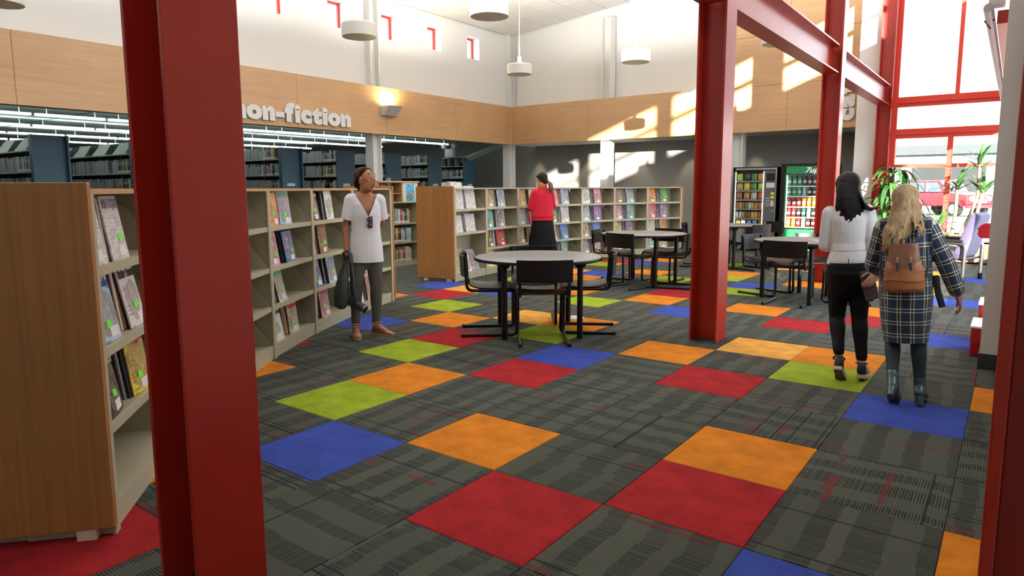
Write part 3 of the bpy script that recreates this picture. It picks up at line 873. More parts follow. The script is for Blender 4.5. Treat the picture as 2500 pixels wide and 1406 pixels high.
# ================================================================== tables and chairs
TOPM = mat('grey_laminate', (.17, .172, .18), .34, noise=(200, .06))
PLY = mat('black_plywood', (.004, .0038, .0038), .38, noise=(6, .1), spec=.3)
def ring_table():
    P = {}
    P['table_top'] = (MB().lathe([(.59,.705),(.6,.71),(.6,.728),(.595,.73)], 56).mesh('table_top', 40), TOPM)
    P['edge_band'] = (MB().lathe([(.585,.698),(.612,.703),(.616,.716),(.612,.727),(.602,.7295),(.6,.7)], 56).mesh('edge_band', 40), BLACKP)
    P['leg'] = (MB().lathe([(.027,0),(.027,.66)], 16).mesh('leg', 40), BLACKM)
    P['leg_bracket'] = (MB().lathe([(.045,.66),(.05,.675),(.06,.698)], 16).mesh('leg_bracket', 40), BLACKP)
    for me, m in P.values(): me.materials.append(m)
    return P
TP = ring_table()
def table(c, ang, label):
    t = thing('round_table', label, 'table', (c[0], c[1], 0), 0, 'round cafe tables')
    link('table_top', TP['table_top'][0], None, t); link('edge_band', TP['edge_band'][0], None, t)
    for k in range(4):
        a = R(ang+90*k)
        l = link('leg', TP['leg'][0], None, t); l.location = (.49*math.cos(a), .49*math.sin(a), 0)
        b = link('leg_bracket', TP['leg_bracket'][0], None, l)
    return t
table((-1.66, 3.41), -4, 'round grey table nearest the camera, standing between four black chairs')
table((-2.27, 6.97), 45, 'round grey table in front of the far magazine rack')
table((-.05, 6.87), 20, 'round grey table between the two red columns')
table((-2.0, 9.76), 30, 'round grey table in front of the snack machine')
# cantilever chair, faces +y
def bend(pts, r, n=5):
    P = [Vector(p) for p in pts]; out = [P[0]]
    for i in range(1, len(P)-1):
        a = (P[i-1]-P[i]).normalized(); b = (P[i+1]-P[i]).normalized()
        p0, p1 = P[i]+a*r, P[i]+b*r
        for k in range(n+1):
            t = k/n; out.append(p0*(1-t)**2+P[i]*2*t*(1-t)+p1*t*t)
    out.append(P[-1]); return out
def chair_parts():
    P = []
    for s in (-1, 1):
        x = s*.215
        pts = bend([(x,-.245,.745),(x,-.225,.435),(x,.225,.435),(x,.235,.016),(x,-.27,.016)], .055)
        P.append(('side_tube', MB().tube(pts, .0155, 10).mesh('side_tube', 50), BLACKM))
        P.append(('foot_cap', MB().cyl((x,-.285,.016),(x,-.262,.016),.0175,n=10).mesh('foot_cap', 50), BLACKP))
    P.append(('crossbar', MB().tube([(-.215,.0,.427),(.215,.0,.427)], .011, 8).mesh('crossbar', 50), BLACKM))
    # back panel, curved
    n = 10; vs = []; fs = []
    for k in range(n+1):
        x = -.245+.49*k/n; c = -.045*(1-(2*k/n-1)**2)
        for (y, z) in ((0,.565),(0,.762),(.014,.762),(.014,.565)):
            vs.append((x, -.245+c+y-(z-.56)*.06, z))
    for k in range(n):
        for q in range(4): fs.append((4*k+q, 4*k+(q+1)%4, 4*(k+1)+(q+1)%4, 4*(k+1)+q))
    fs += [(3,2,1,0), (4*n, 4*n+1, 4*n+2, 4*n+3)]
    P.append(('backrest', MB().add(vs, fs).mesh('backrest', 40), PLY))
    # seat: dished sheet
    nx, ny = 10, 10; vs = []; fs = []
    def sz(u, v): return .452+.02*(2*u-1)**2*(1-.3*v)-.012*math.sin(math.pi*v)+(-.03*max(0, v-.82)/.18)+.02*max(0, .15-v)/.15
    for lay in (0, 1):
        for j in range(ny+1):
            for i in range(nx+1):
                u, v = i/nx, j/ny
                wd = .225-.02*abs(2*v-1)**3
                vs.append((wd*(2*u-1), -.205+.455*v, sz(u, v)-(.012 if lay == 0 else 0)))
    q = (nx+1)*(ny+1)
    for j in range(ny):
        for i in range(nx):
            a = j*(nx+1)+i
            fs.append((a, a+nx+1, a+nx+2, a+1)); fs.append((q+a, q+a+1, q+a+nx+2, q+a+nx+1))
    for i in range(nx):
        fs.append((i, i+1, q+i+1, q+i)); a = ny*(nx+1)+i; fs.append((a, q+a, q+a+1, a+1))
    for j in range(ny):
        a = j*(nx+1); fs.append((a, q+a, q+a+nx+1, a+nx+1)); a += nx; fs.append((a, a+nx+1, q+a+nx+1, q+a))
    P.append(('seat', MB().add(vs, fs).mesh('seat', 40), PLY))
    for nm, me, m in P: me.materials.append(m)
    return P
CP = chair_parts()
def chair(bx, by, fx, fy, label):
    l = math.hypot(fx, fy); fx /= l; fy /= l
    t = thing('cantilever_chair', label, 'chair', (bx+fx*.25, by+fy*.25, 0), math.atan2(-fx, fy), 'black cantilever chairs around the tables')
    for nm, me, m in CP: link(nm, me, None, t)
chair(-1.24, 2.90, -.62, .78, 'black chair with its back to the camera at the nearest table')
chair(-2.20, 2.96, .75, .62, 'black chair on the left side of the nearest table')
chair(-1.11, 3.86, -.83, -.50, 'black chair on the right side of the nearest table')
chair(-2.12, 3.98, .6, -.8, 'black chair at the far side of the nearest table, facing the camera')
chair(-2.30, 6.29, .22, .97, 'black chair with its back to the camera at the table before the far rack')
chair(-2.97, 6.90, .95, .1, 'black chair on the left of the table before the far rack')
chair(-1.57, 6.96, -.95, -.28, 'black chair seen side-on at the right of the table before the far rack')
chair(-2.17, 7.66, 0, -1, 'black chair at the far side of the table before the far rack')
chair(-.12, 6.17, .0, 1, 'black chair with its back to the camera at the table between the columns')
chair(-.78, 7.10, .95, -.25, 'black chair with bluish sheen on the left of the table between the columns')
chair(-.13, 7.66, .1, -1, 'black chair at the far side of the table between the columns')
chair(.66, 6.95, -1, -.1, 'black chair at the table between the columns, beside the white blazer')
chair(-1.36, 9.50, -.9, .3, 'half sunlit black chair right of the table before the snack machine')
chair(-1.48, 10.62, -.5, -.85, 'black chair between the snack machine and the drink machine')
chair(-2.68, 9.45, 1, .25, 'black chair left of the table before the snack machine')
chair(-2.45, 10.42, .4, -1, 'black chair at the far side of the table before the snack machine')
t = thing('fallen_disc', 'thin pale disc lying on the carpet under the nearest table', 'disc', (-1.72, 4.17, 0))
MB().lathe([(.105,0),(.11,.004),(.105,.008)], 28).build('rim', mat('pale_disc', (.55,.5,.4), .6), t, smooth=40)

# ================================================================== pendants, sconce, lettering
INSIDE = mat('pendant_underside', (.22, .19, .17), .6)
def pendant(x, y, z, label):
    t = thing('pendant_lamp', label, 'lamp', (x, y, z), 0, 'drum pendant lamps')
    MB().lathe([(.255,-.10),(.262,-.095),(.268,.08),(.245,.115),(.06,.118)], 40).build('shade', WLAMP, t, smooth=35)
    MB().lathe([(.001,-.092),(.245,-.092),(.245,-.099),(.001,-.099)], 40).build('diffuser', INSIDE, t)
    MB().lathe([(.085,.118),(.07,.15),(.042,.17),(.036,.26),(.03,.27)], 20).build('socket_cap', WLAMP, t, smooth=40)
    MB().cyl((0,0,.27), (0,0,cz(x)-z), .007, n=8).build('rod', WLAMP, t)
    d = bpy.data.lights.new('pendant_bulb', 'SPOT'); d.energy = 25; d.spot_size = R(150); d.spot_blend = .6; d.shadow_soft_size = .2; d.color = (1, .93, .82)
    o = bpy.data.objects.new('pendant_bulb', d); COL.objects.link(o); o.parent = t; o.location = (0, 0, -.13)
    d = bpy.data.lights.new('pendant_uplight', 'SPOT'); d.energy = 480; d.spot_size = R(172); d.spot_blend = .25; d.shadow_soft_size = .08; d.color = (1, .98, .94)
    o = bpy.data.objects.new('pendant_uplight', d); COL.objects.link(o); o.parent = t; o.location = (.12, -.1, .16); o.rotation_euler = (R(180), 0, 0)
PEN = [(-6.33, 5.34, 3.79, 'white drum pendant in front of the white post'), (-3.91, 5.52, 3.77, 'biggest white drum pendant cut by the top of the picture'),
       (-6.67, 10.0, 3.86, 'white drum pendant hanging before the wall corner'), (-3.77, 9.62, 3.74, 'white drum pendant hanging left of the red column'),
       (-1.25, 9.62, 3.74, 'white drum pendant half hidden behind the red beam'), (-8.3, 1.3, 3.76, 'white drum pendant cut by the top left picture corner'),
       (-3.9, 1.0, 3.76, 'added white drum pendant above the camera, out of view over the carpet'), (-1.25, 5.4, 3.76, 'added white drum pendant just above the picture between two beams'),  # this row and the next are unseen lamps added for more light
       (-6.4, -3.2, 3.76, 'added white drum pendant behind the camera over the racks'), (-3.9, -3.2, 3.76, 'added white drum pendant behind the camera over the entrance')]
for p in PEN: pendant(*p)
# wall sconce with warm up-light
t = thing('wall_sconce', 'wedge shaped white wall sconce glowing upward on the maple band', 'lamp', (XF, 9.02, 3.02))
MB().prism([(.0,0),(.10,0),(.30,.20),(0,.20)], -.2, .2, Matrix(((1,0,0,0),(0,0,1,0),(0,1,0,0),(0,0,0,1)))).build('housing', mat('sconce_grey', (.62,.62,.62), .5), t)
MB().box((.03,-.16,.201),(.26,.16,.204)).build('lens', mat('sconce_lens', (1,.82,.5), .5, emit=25), t)
d = bpy.data.lights.new('sconce_bulb', 'AREA'); d.shape = 'RECTANGLE'; d.size = .3; d.size_y = .16; d.energy = 170; d.color = (1, .78, .45)
o = bpy.data.objects.new('sconce_bulb', d); COL.objects.link(o); o.parent = t; o.location = (.09, 0, .22); o.rotation_euler = (R(180), R(22), 0)
# letters
def letters(txt, name, Tm, adv, label, bold):
    t = struct_empty(name, label=None)
    t.matrix_world = Tm; del t['kind']
    tag(t, label, 'sign')
    x = 0
    for ch in txt:
        me = text_mesh('letter', ch, .46, .022, bold=bold)
        xs = [v.co.x for v in me.vertices]
        w_ = max(xs)-min(xs)
        for v in me.vertices: v.co.x -= min(xs)
        if ch == '-':
            pass
        o = link('letter', me, mat('letter_white', (.82, .82, .80), .5), t); o.location = (x, 0, 0)
        x += (w_+.012)
    return t, x
# on the left band: reading direction is +y, facing +x
TmA = Matrix.Translation((XF+.03, 5.17, 2.715)) @ Matrix(((0,0,1,0),(1,0,0,0),(0,1,0,0),(0,0,0,1)))
s1, wid = letters('non-fiction', 'wall_lettering', TmA, 0, 'white raised letters reading non-fiction on the maple band', .030)
s1.scale = (2.76/wid, 1.0, 1)
TmB = Matrix.Translation((-.86, YF-.03, 2.74)) @ Matrix(((0,-1,0,0),(0,0,-1,0),(1,0,0,0),(0,0,0,1)))
s2, wid = letters('café', 'wall_lettering', TmB, 0, 'white raised letters reading café turned upright beside the red beam', .030)
s2.scale = (1.05/wid, .93, 1)
# downlights in the soffit
for n, x in enumerate((-9.62, -7.92, -6.3, -4.85, -3.2)):
    t = thing('downlight', f'small recessed downlight, {ORD[n]} from the corner over the grey wall', 'light', (x, 14.85, 2.6), 0, 'downlights over the grey wall')
    MB().lathe([(.05,-.006),(.07,-.004),(.07,0)], 20).build('trim_ring', WLAMP, t)
    MB().lathe([(.001,-.003),(.045,-.003),(.045,-.001),(.001,-.001)], 16).build('bulb', mat('downlight_bulb', (1,.9,.65), .5, emit=8), t)
    d = bpy.data.lights.new('downlight_bulb', 'SPOT'); d.energy = 45; d.spot_size = R(70); d.spot_blend = .5; d.color = (1, .92, .62); d.shadow_soft_size = .03
    o = bpy.data.objects.new('downlight_bulb', d); COL.objects.link(o); o.parent = t; o.location = (0, .02, -.02); o.rotation_euler = (R(-8), 0, 0)

# ================================================================== book stacks
SHELFG = mat('shelf_greybeige', (.40, .42, .34), .5)
BOOKM = None
def book_mat():
    m = bpy.data.materials.new('book_spine'); m.use_nodes = True
    N = m.node_tree.nodes; L = m.node_tree.links; b = N['Principled BSDF']; b.inputs['Roughness'].default_value = .4
    tc = N.new('ShaderNodeTexCoord'); oi = N.new('ShaderNodeObjectInfo'); sp = N.new('ShaderNodeSeparateXYZ'); L.new(tc.outputs['Generated'], sp.inputs[0])
    cr = N.new('ShaderNodeValToRGB'); cr.color_ramp.interpolation = 'CONSTANT'
    e = cr.color_ramp.elements; e[0].position = 0; e[0].color = (0,0,0,1); e[1].position = .05; e[1].color = (1,1,1,1)
    for p, v in ((.19, 0), (.62, .25), (.80, 0), (.86, .3), (.89, 0)):
        q = e.new(p); q.color = (v, v, v, 1)
    L.new(sp.outputs[2], cr.inputs[0])
    mx = N.new('ShaderNodeMix'); mx.data_type = 'RGBA'; L.new(cr.outputs[0], mx.inputs[0]); L.new(oi.outputs['Color'], mx.inputs[6]); mx.inputs[7].default_value = (.72,.72,.68,1)
    L.new(mx.outputs[2], b.inputs['Base Color'])
    return m
BOOKM = book_mat()
book_me = []
rb = random.Random(5)
for k in range(8):
    th, h, d_ = rb.uniform(.024, .052), rb.uniform(.20, .27), rb.uniform(.14, .18)
    mb = MB().prism([(0, .004), (th*.25, 0), (th*.75, 0), (th, .004), (th, d_), (0, d_)], 0, h)
    me = mb.mesh('book'); me.materials.append(BOOKM); book_me.append((me, th, h, d_))
BC = [('white', (.62,.62,.60)), ('navy', (.03,.05,.12)), ('grey', (.25,.26,.27)), ('black', (.02,.02,.02)), ('tan', (.42,.33,.2)), ('red', (.35,.03,.03)), ('pale blue', (.30,.42,.52)),
      ('green', (.08,.16,.08)), ('yellow', (.55,.42,.06)), ('pale grey', (.48,.5,.48)), ('brown', (.16,.08,.05)), ('teal', (.05,.18,.2))]
rest_books = MB()
def book(x, y, z, k, col, label, rz=0, tilt=0, group='books in the stacks'):
    me, th, h, d_ = book_me[k]
    o = link('book', me, None); o.location = (x, y, z); o.rotation_euler = (0, R(tilt), rz); o.color = (*col, 1)
    return tag(o, label, 'book', group)
RN = {2.04: 'top', 1.68: 'second', 1.32: 'third'}
YC = [1.12, 2.70, 4.28, 5.86, 7.44, 9.02, 10.60, 12.18, 13.98]
NMR = ['outermost', 'first', 'second', 'third', 'fourth', 'fifth', 'sixth', 'seventh', 'last']
SIGN = mat('range_sign', (.55,.66,.70), .5)
nind = 0
for r_, yc in enumerate(YC):
    if r_ == 3: where = 'hidden behind the near red column'
    xe = -11.2 if r_ < 8 else -11.45
    t = thing('book_stack', f'tall book stack with a blue end panel, {NMR[r_]} along the aisle', 'bookcase', (xe, yc, 0), 0, 'blue ended book stacks')
    L_ = 5.5 if r_ != 8 else 1.6
    pn = MB().box((-.03, -.28, 0), (0, .28, 2.29)); pn.box((0, -.28, 0), (.09, -.25, 2.29)) if r_ in (1, 2, 4) else None
    if r_ in (1, 2, 4): pn.box((0, .25, 0), (.09, .28, 2.29))
    ep = pn.build('end_panel', BLUEP, t)
    MB().box((.001, -.10, 1.44), (.008, .10, 1.50)).build('range_sign', SIGN, ep)
    MB().box((-L_, -.012, 0), (-.03, .012, 2.27)).build('back_panel', mat('stack_back', (.05,.06,.06), .7), t)
    for z in (.24, .60, .96, 1.32, 1.68, 2.04):
        MB().box((-L_, -.27, z-.02), (-.03, .27, z)).build('shelf', SHELFG, t)
    for k in range(int(L_/.92)+1):
        MB().box((-.05-.92*k-.02, -.03, 0), (-.05-.92*k+.02, .03, 2.29)).build('upright', SHELFG, t)
    # the face toward the camera (-y)
    if r_ == 8:
        for k in range(5): MB().box((-1.5+.28*k, -.26, 2.045), (-1.48+.28*k, -.02, 2.26)).build('divider', SHELFG, t)
        MB().box((-L_, -.28, 2.28), (-.03, .28, 2.30)).build('top', SHELFG, t)
    rows = (2.04, 1.68, 1.32)
    for z in rows:
        if r_ in (0, 1, 2) and z == 2.04:
            for k in range(4):
                MB().add([(-.2-.9*k,-.27,z),(-.75-.9*k,-.27,z),(-.70-.9*k,-.12,z+.22),(-.25-.9*k,-.12,z+.22),(-.2-.9*k,-.255,z),(-.75-.9*k,-.255,z),(-.70-.9*k,-.105,z+.22),(-.25-.9*k,-.105,z+.22)],
                    [(0,1,2,3),(7,6,5,4),(0,4,5,1),(1,5,6,2),(2,6,7,3),(3,7,4,0)]).build('display_panel', SHELFG, t)
            continue
        if r_ == 8 and z == 2.04: continue
        x = -.06; n = 0
        lim = 3.4 if r_ < 3 else 2.2
        if r_ == 8: lim = 1.5
        while x > -lim:
            k = rb.randrange(8); me, th, h, d_ = book_me[k]
            x -= th+.002
            if rb.random() < .035: x -= rb.uniform(.05, .16)
            cn, col = rb.choice(BC)
            if r_ in (0, 3): cnt = 0
            else: cnt = {1: 14, 2: 14, 8: 10}.get(r_, 12)
            if rb.random() < .03: n += 0
            if n < cnt and nind < 285:
                book(xe+x, yc-.265, z, k, col, f'{cn} book, {ORD[n]} from the aisle end, {RN[z]} shelf of the {NMR[r_]} stack', tilt=0)
                nind += 1
            elif r_ != 3:
                rest_books.prism([(xe+x, yc-.262), (xe+x+th, yc-.262), (xe+x+th, yc-.262+d_), (xe+x, yc-.262+d_)], z, z+h)
            n += 1
o = rest_books.build('remaining_books', mat('far_books', (.30,.30,.29), .5, streak=((34, .1, .4), .75)))
tag(o, 'further rows of library books deep in the stacks', 'books', None, 'stuff')
# emergency light and brace above the last stack
t = thing('emergency_light', 'grey emergency light with two round heads above the last stack', 'light', (-11.9, 13.6, 2.30))
EG = mat('emergency_grey', (.42,.46,.47), .5)
MB().box((-.17,-.06,0),(.17,.06,.25)).build('case', EG, t, bevel=.01)
for s in (-1, 1):
    hd = MB().cyl((s*.2,-.09,.33),(s*.2,.03,.36),.075,.05,16).build('lamp_head', EG, t, smooth=40)
    MB().cyl((s*.13,0,.24),(s*.19,0,.33),.015,n=8).build('neck', EG, hd)
t = thing('diagonal_brace', 'grey diagonal brace below the corner of the fascia', 'brace', (-10.7, 13.4, 2.2)); t['kind'] = 'structure'
MB().tube([(-1.0,.5,0),(.9,.5,.52)], .09, 4).build('brace', mat('brace_grey', (.42,.44,.43), .6), t)

# small display bookcase
t = thing('display_bookcase', 'low bookcase with a maple top box and fish poster past the rack end', 'bookcase', (-6.75, 6.0, 0))
MB().box((-.32,-.02,0),(-.30,.97,1.12)).build('back_panel', BEIGE, t)
MB().box((-.32,-.03,0),(.0,-.005,1.12)).build('side', BEIGE, t); MB().box((-.32,.955,0),(.0,.98,1.12)).build('side', BEIGE, t)
MB().box((-.40,.985,0),(.06,1.03,1.12)).build('end_panel', BLUEP, t)
for z in (.08,.42,.76): MB().box((-.30,0,z-.02),(-.0,.95,z)).build('shelf', BEIGE, t)
MB().box((-.32,-.02,1.12),(.0,.98,1.14)).build('top', BEIGE, t)
MB().box((-.02,0,0),(0,.95,.06)).build('base', BEIGE, t)
bxo = MB().box((-.32,.0,1.14),(-.30,.97,1.50)); bxo.box((-.32,.0,1.48),(.02,.99,1.505)); bxo.box((-.32,.0,1.14),(0,.02,1.48)); bxo.box((-.30,.56,1.14),(0,.58,1.48)); bxo.box((-.30,.02,1.28),(-.02,.56,1.295))
bxo.build('display_box', MAPLE, t)
sw = MB().box((-.03,.60,1.14),(-.01,.97,1.48)).build('slat_board', mat('slat_white', (.85,.82,.68), .5), t)
for z in (1.2,1.26,1.32,1.38,1.44): MB().box((-.0095,.6,z),(-.009,.97,z+.004)).build('slat_groove', mat('groove', (.45,.4,.28), .7), sw)
po = MB().box((-.009,.68,1.15),(-.005,.88,1.45)).build('poster', mat('fish_poster', (.10,.45,.75), .5, noise=(14, .8)), t)
for z0_, z1_, c, yy in ((1.2,1.27,(.5,.12,.05),.72),(1.16,1.3,(.12,.3,.1),.80),(1.25,1.32,(.55,.2,.1),.82)):
    MB().ball((-.004, yy, (z0_+z1_)/2), (.002,.03,(z1_-z0_)/2)).build('coral_print', mat('coral_%d' % int(z0_*100), c, .5), po)
for z in (.08, .42, .76):
    y = .03; n = 0
    while y < .90 and n < 18:
        k = rb.randrange(8); me, th, h, d_ = book_me[k]; cn, col = rb.choice(BC)
        nm = {.08: 'bottom', .42: 'middle', .76: 'upper'}[z]
        o = book(-6.75-.005, 6.0+y, z, k, col, f'{cn} book, {ORD[n]} along the {nm} shelf of the low maple-topped bookcase', rz=R(90), group='books on the low bookcase')
        y += th+.004; n += 1
o = book(-6.80, 6.22, 1.295, 3, (.08,.12,.12), 'dark book standing face-out in the maple display box', rz=R(20), group=None)
# ================================================================== vending machines
def bottle_meshes():
    P = {}
    P['body'] = MB().lathe([(.028,0),(.033,.006),(.033,.10),(.030,.115),(.033,.13),(.031,.155),(.016,.19),(.013,.205)], 14).mesh('bottle', 50)
    P['cap'] = MB().lathe([(.0145,.203),(.015,.206),(.015,.222),(.013,.224)], 12).mesh('cap', 50)
    P['label'] = MB().lathe([(.0336,.055),(.0338,.056),(.0338,.108),(.0336,.109)], 14).mesh('label', 50)
    return P
BP = bottle_meshes()
LIQ = mat('bottle_liquid', (.5,.5,.5), .12, objcol=True, coat=.5)
CAPM = mat('bottle_cap', (.7,.7,.7), .4)
for k in BP: BP[k].materials.append({'body': LIQ, 'cap': CAPM, 'label': mat('bottle_label', (.62,.64,.62), .4)}[k])
dm = thing('drink_machine', 'green and black glass fronted drink vending machine with lit shelves', 'vending machine', (-1.5, 12.85, 0))
MB().box((-.5,.06,.08),(-.42,.86,1.85)).box((.42,.06,.08),(.5,.86,1.85)).box((-.42,.06,1.64),(.42,.86,1.85)).box((-.42,.06,.08),(.42,.86,.50)).box((-.42,.43,.50),(.42,.86,1.64)).box((-.46,.1,0),(.46,.8,.08)).build('case', BLACKP, dm)
GRN = mat('vending_green', (.012,.20,.07), .3, noise=(3, .3)); LIT = mat('vending_lit_green', (.012,.17,.06), .4, emit=.12)
MB().box((-.5,.0,.06),(-.42,.06,1.85)).box((.42,.0,.06),(.5,.06,1.85)).box((-.42,.0,1.80),(.42,.06,1.85)).build('door_frame', BLACKP, dm)
hd = MB().box((-.40,.01,1.64),(.42,.06,1.80)).build('header', LIT, dm)
bt = MB().box((-.42,.01,.06),(.42,.06,.50)).build('lower_panel', LIT, dm)
def flat_text(body, size, parent, loc, m, width=None, shear=0, bold=.002):
    me = text_mesh('logo', body, size, .003, bold=bold, font_shear=shear, width=width)
    for v in me.vertices: v.co = Vector((v.co.x, -v.co.z, v.co.y))
    o = link('logo', me, m, parent); o.location = loc; return o
LW = mat('logo_white', (.85,.85,.85), .4, emit=.4); LR = mat('logo_red', (.7,.03,.03), .4)
flat_text('7up', .15, hd, (-.02, .004, 1.665), LW, .26, .3)
MB().ball((.10,.006,1.725), (.02,.004,.02)).build('logo_dot', LR, hd)
flat_text('7up', .34, bt, (-.12, .004, .14), LW, .5, .3)
MB().box((-.42,.04,.50),(-.40,.06,1.64)).box((.40,.04,.50),(.42,.06,1.64)).build('trim_strip', LIT, dm)
MB().box((-.41,.40,.50),(.41,.42,1.64)).build('cabinet_back', mat('vending_inner', (.60,.72,.80), .5), dm)
ILIT = mat('vending_tube', (.85,.95,1), .5, emit=3)
for x in (-.395, .375): MB().box((x,.06,.54),(x+.02,.08,1.62)).build('light_strip', ILIT, dm)
MB().box((-.40,.02,.50),(.40,.026,1.64)).build('glass_pane', glass_mat('vending_glass', (.95,.98,.98), .05), dm)
rows = [(1.40, ['green','green','green','dark red','dark red','dark red','clear','clear']), (1.19, ['green','green','green','clear','dark brown','dark brown','lime','lime']),
        (.97, ['red','red','red','orange','orange','orange','navy','navy']), (.755, ['red','red','dark brown','dark green','pale green','dark brown','navy','navy']),
        (.55, ['orange','orange','red','yellow','dark red','dark red','purple','purple'])]
LC = {'green': (.02,.30,.09), 'dark red': (.09,.015,.015), 'clear': (.45,.55,.62), 'dark brown': (.035,.02,.015), 'lime': (.15,.45,.05), 'red': (.42,.02,.02), 'orange': (.80,.25,.02), 'navy': (.015,.02,.05),
      'dark green': (.02,.09,.05), 'pale green': (.35,.55,.30), 'yellow': (.8,.7,.2), 'purple': (.10,.03,.09)}
RW = ['top', 'second', 'third', 'fourth', 'bottom']
for r_, (z, cols) in enumerate(rows):
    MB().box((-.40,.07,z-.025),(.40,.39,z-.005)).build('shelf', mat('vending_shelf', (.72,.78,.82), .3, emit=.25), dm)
    for n, c in enumerate(cols):
        for dpt in (0, 1):
            x = -1.5-.345+.0985*n; y = 12.85+.12+.12*dpt
            b = link('bottle', BP['body'], None); b.location = (x, y, z-.004); b.color = (*LC[c], 1)
            tag(b, f'{c} soda bottle, {ORD[n]} from left on the {RW[r_]} shelf, {"front" if dpt == 0 else "behind the front"} row', 'bottle', 'bottles in the drink machine')
            link('cap', BP['cap'], None, b)
            if dpt == 0: link('label', BP['label'], None, b)
sm = thing('snack_machine', 'black snack vending machine with steel trim beside the drink machine', 'vending machine', (-2.54, 12.85, 0))
MB().box((-.46,.06,.10),(-.43,.86,1.80)).box((.20,.06,.10),(.46,.86,1.80)).box((-.43,.06,1.72),(.20,.86,1.80)).box((-.43,.06,.10),(.20,.86,.52)).box((-.43,.45,.52),(.20,.86,1.72)).box((-.42,.1,0),(.42,.8,.10)).build('case', BLACKP, sm)
MB().box((-.46,.0,.10),(-.43,.06,1.80)).box((-.46,.0,1.72),(.46,.06,1.80)).box((-.43,.0,.10),(.22,.06,.52)).build('door_frame', BLACKP, sm)
MB().box((.20,-.006,.15),(.225,.06,1.72)).box((.44,-.006,.12),(.46,.06,1.78)).box((-.40,-.004,1.74),(.46,.0,1.775)).build('steel_trim', STEEL, sm)
cp = MB().box((.225,.005,.15),(.44,.06,1.72)).build('control_panel', mat('snack_panel', (.08,.085,.10), .35), sm)
MB().box((.25,.0,1.50),(.42,.006,1.66)).build('display_screen', BLACKP, cp)
MB().box((.25,.0,1.36),(.42,.006,1.46)).build('price_plate', mat('plate_pale', (.6,.6,.6), .4), cp)
for z in (1.21, 1.13): MB().box((.35,-.004,z),(.42,.005,z+.055)).build('yellow_plate', mat('plate_yellow', (.65,.6,.04), .4), cp)
for i in range(3):
    for j in range(4): MB().box((.245+.032*i,-.003,.97+.05*j),(.268+.032*i,.006,1.0+.05*j)).build('key', mat('key_grey', (.35,.35,.36), .4), cp)
MB().box((.35,-.012,.97),(.42,.006,1.09)).build('bill_slot', mat('plate_silver', (.55,.55,.55), .3), cp)
MB().cyl((.395,-.02,.86),(.395,.006,.86),.03,n=14).build('coin_return', STEEL, cp)
MB().box((-.43,.42,.52),(.20,.44,1.72)).build('cabinet_back', mat('snack_inner', (.03,.03,.03), .6), sm)
MB().box((-.43,.02,.52),(.20,.026,1.72)).build('glass_pane', glass_mat('vending_glass'), sm)
for x in (-.42, .17): MB().box((x,.04,.56),(x+.015,.055,1.70)).build('light_strip', mat('snack_tube', (1,.95,.8), .5, emit=2.5), sm)
def bag_mesh(w, h, d_):
    n, m = 6, 6; vs = []; fs = []
    for side in (-1, 1):
        for j in range(m+1):
            for i in range(n+1):
                u, v = 2*i/n-1, 2*j/m-1
                b = (1-u**4)*(1-v**4)
                vs.append((w/2*u*(1-.06*(1-abs(v))), side*d_/2*b, h/2*(v+1)))
    q = (n+1)*(m+1)
    for j in range(m):
        for i in range(n):
            a = j*(n+1)+i
            fs.append((a, a+1, a+n+2, a+n+1)); fs.append((q+a, q+a+n+1, q+a+n+2, q+a+1))
    return MB().add(vs, fs).mesh('snack', 60)
SNK = mat('snack_wrapper', (.5,.5,.5), .3, objcol=True, noise=(35, .45))
bagA, bagB, bagC = bag_mesh(.125, .17, .05), bag_mesh(.06, .15, .03), bag_mesh(.10, .14, .05)
for b in (bagA, bagB, bagC): b.materials.append(SNK)
SC_ = {'yellow green': (.45,.55,.04), 'green': (.10,.28,.05), 'dark': (.05,.06,.04), 'orange': (.70,.28,.05), 'yellow': (.75,.55,.08), 'red': (.55,.10,.04), 'cream': (.62,.55,.42), 'white': (.7,.7,.68), 'blue': (.25,.38,.6), 'brown': (.28,.12,.05), 'tan': (.45,.3,.12)}
srows = [(1.50, bagA, ['yellow green','dark','green','orange']), (1.30, bagA, ['tan','yellow','green','yellow green']), (1.10, bagA, ['brown','tan','cream','red']),
         (.90, bagB, ['brown','orange','brown','green','white','orange','tan','red','cream']), (.70, bagB, ['white','white','tan','brown','brown','yellow','yellow','red','tan']), (.54, bagC, ['yellow','white','blue','blue','brown'])]
SR = ['top', 'second', 'third', 'fourth', 'fifth', 'bottom']
for r_, (z, me, cols) in enumerate(srows):
    MB().box((-.42,.06,z-.02),(.19,.40,z-.008)).build('shelf', BLACKP, sm)
    MB().box((-.42,.055,z-.025),(.19,.06,z+.01)).build('price_rail', mat('price_rail', (.25,.25,.24), .4), sm)
    for n, c in enumerate(cols):
        step = .60/len(cols)
        o = link('snack', me, None); o.location = (-2.54-.415+step*(n+.5), 12.85+.11, z-.006); o.color = (*SC_[c], 1); o.rotation_euler = (0, R(rb.uniform(-4, 4)), R(rb.uniform(-8, 8)))
        tag(o, f'{c} snack packet, {ORD[n]} from left in the {SR[r_]} row of the snack machine', 'snack', 'packets in the snack machine')
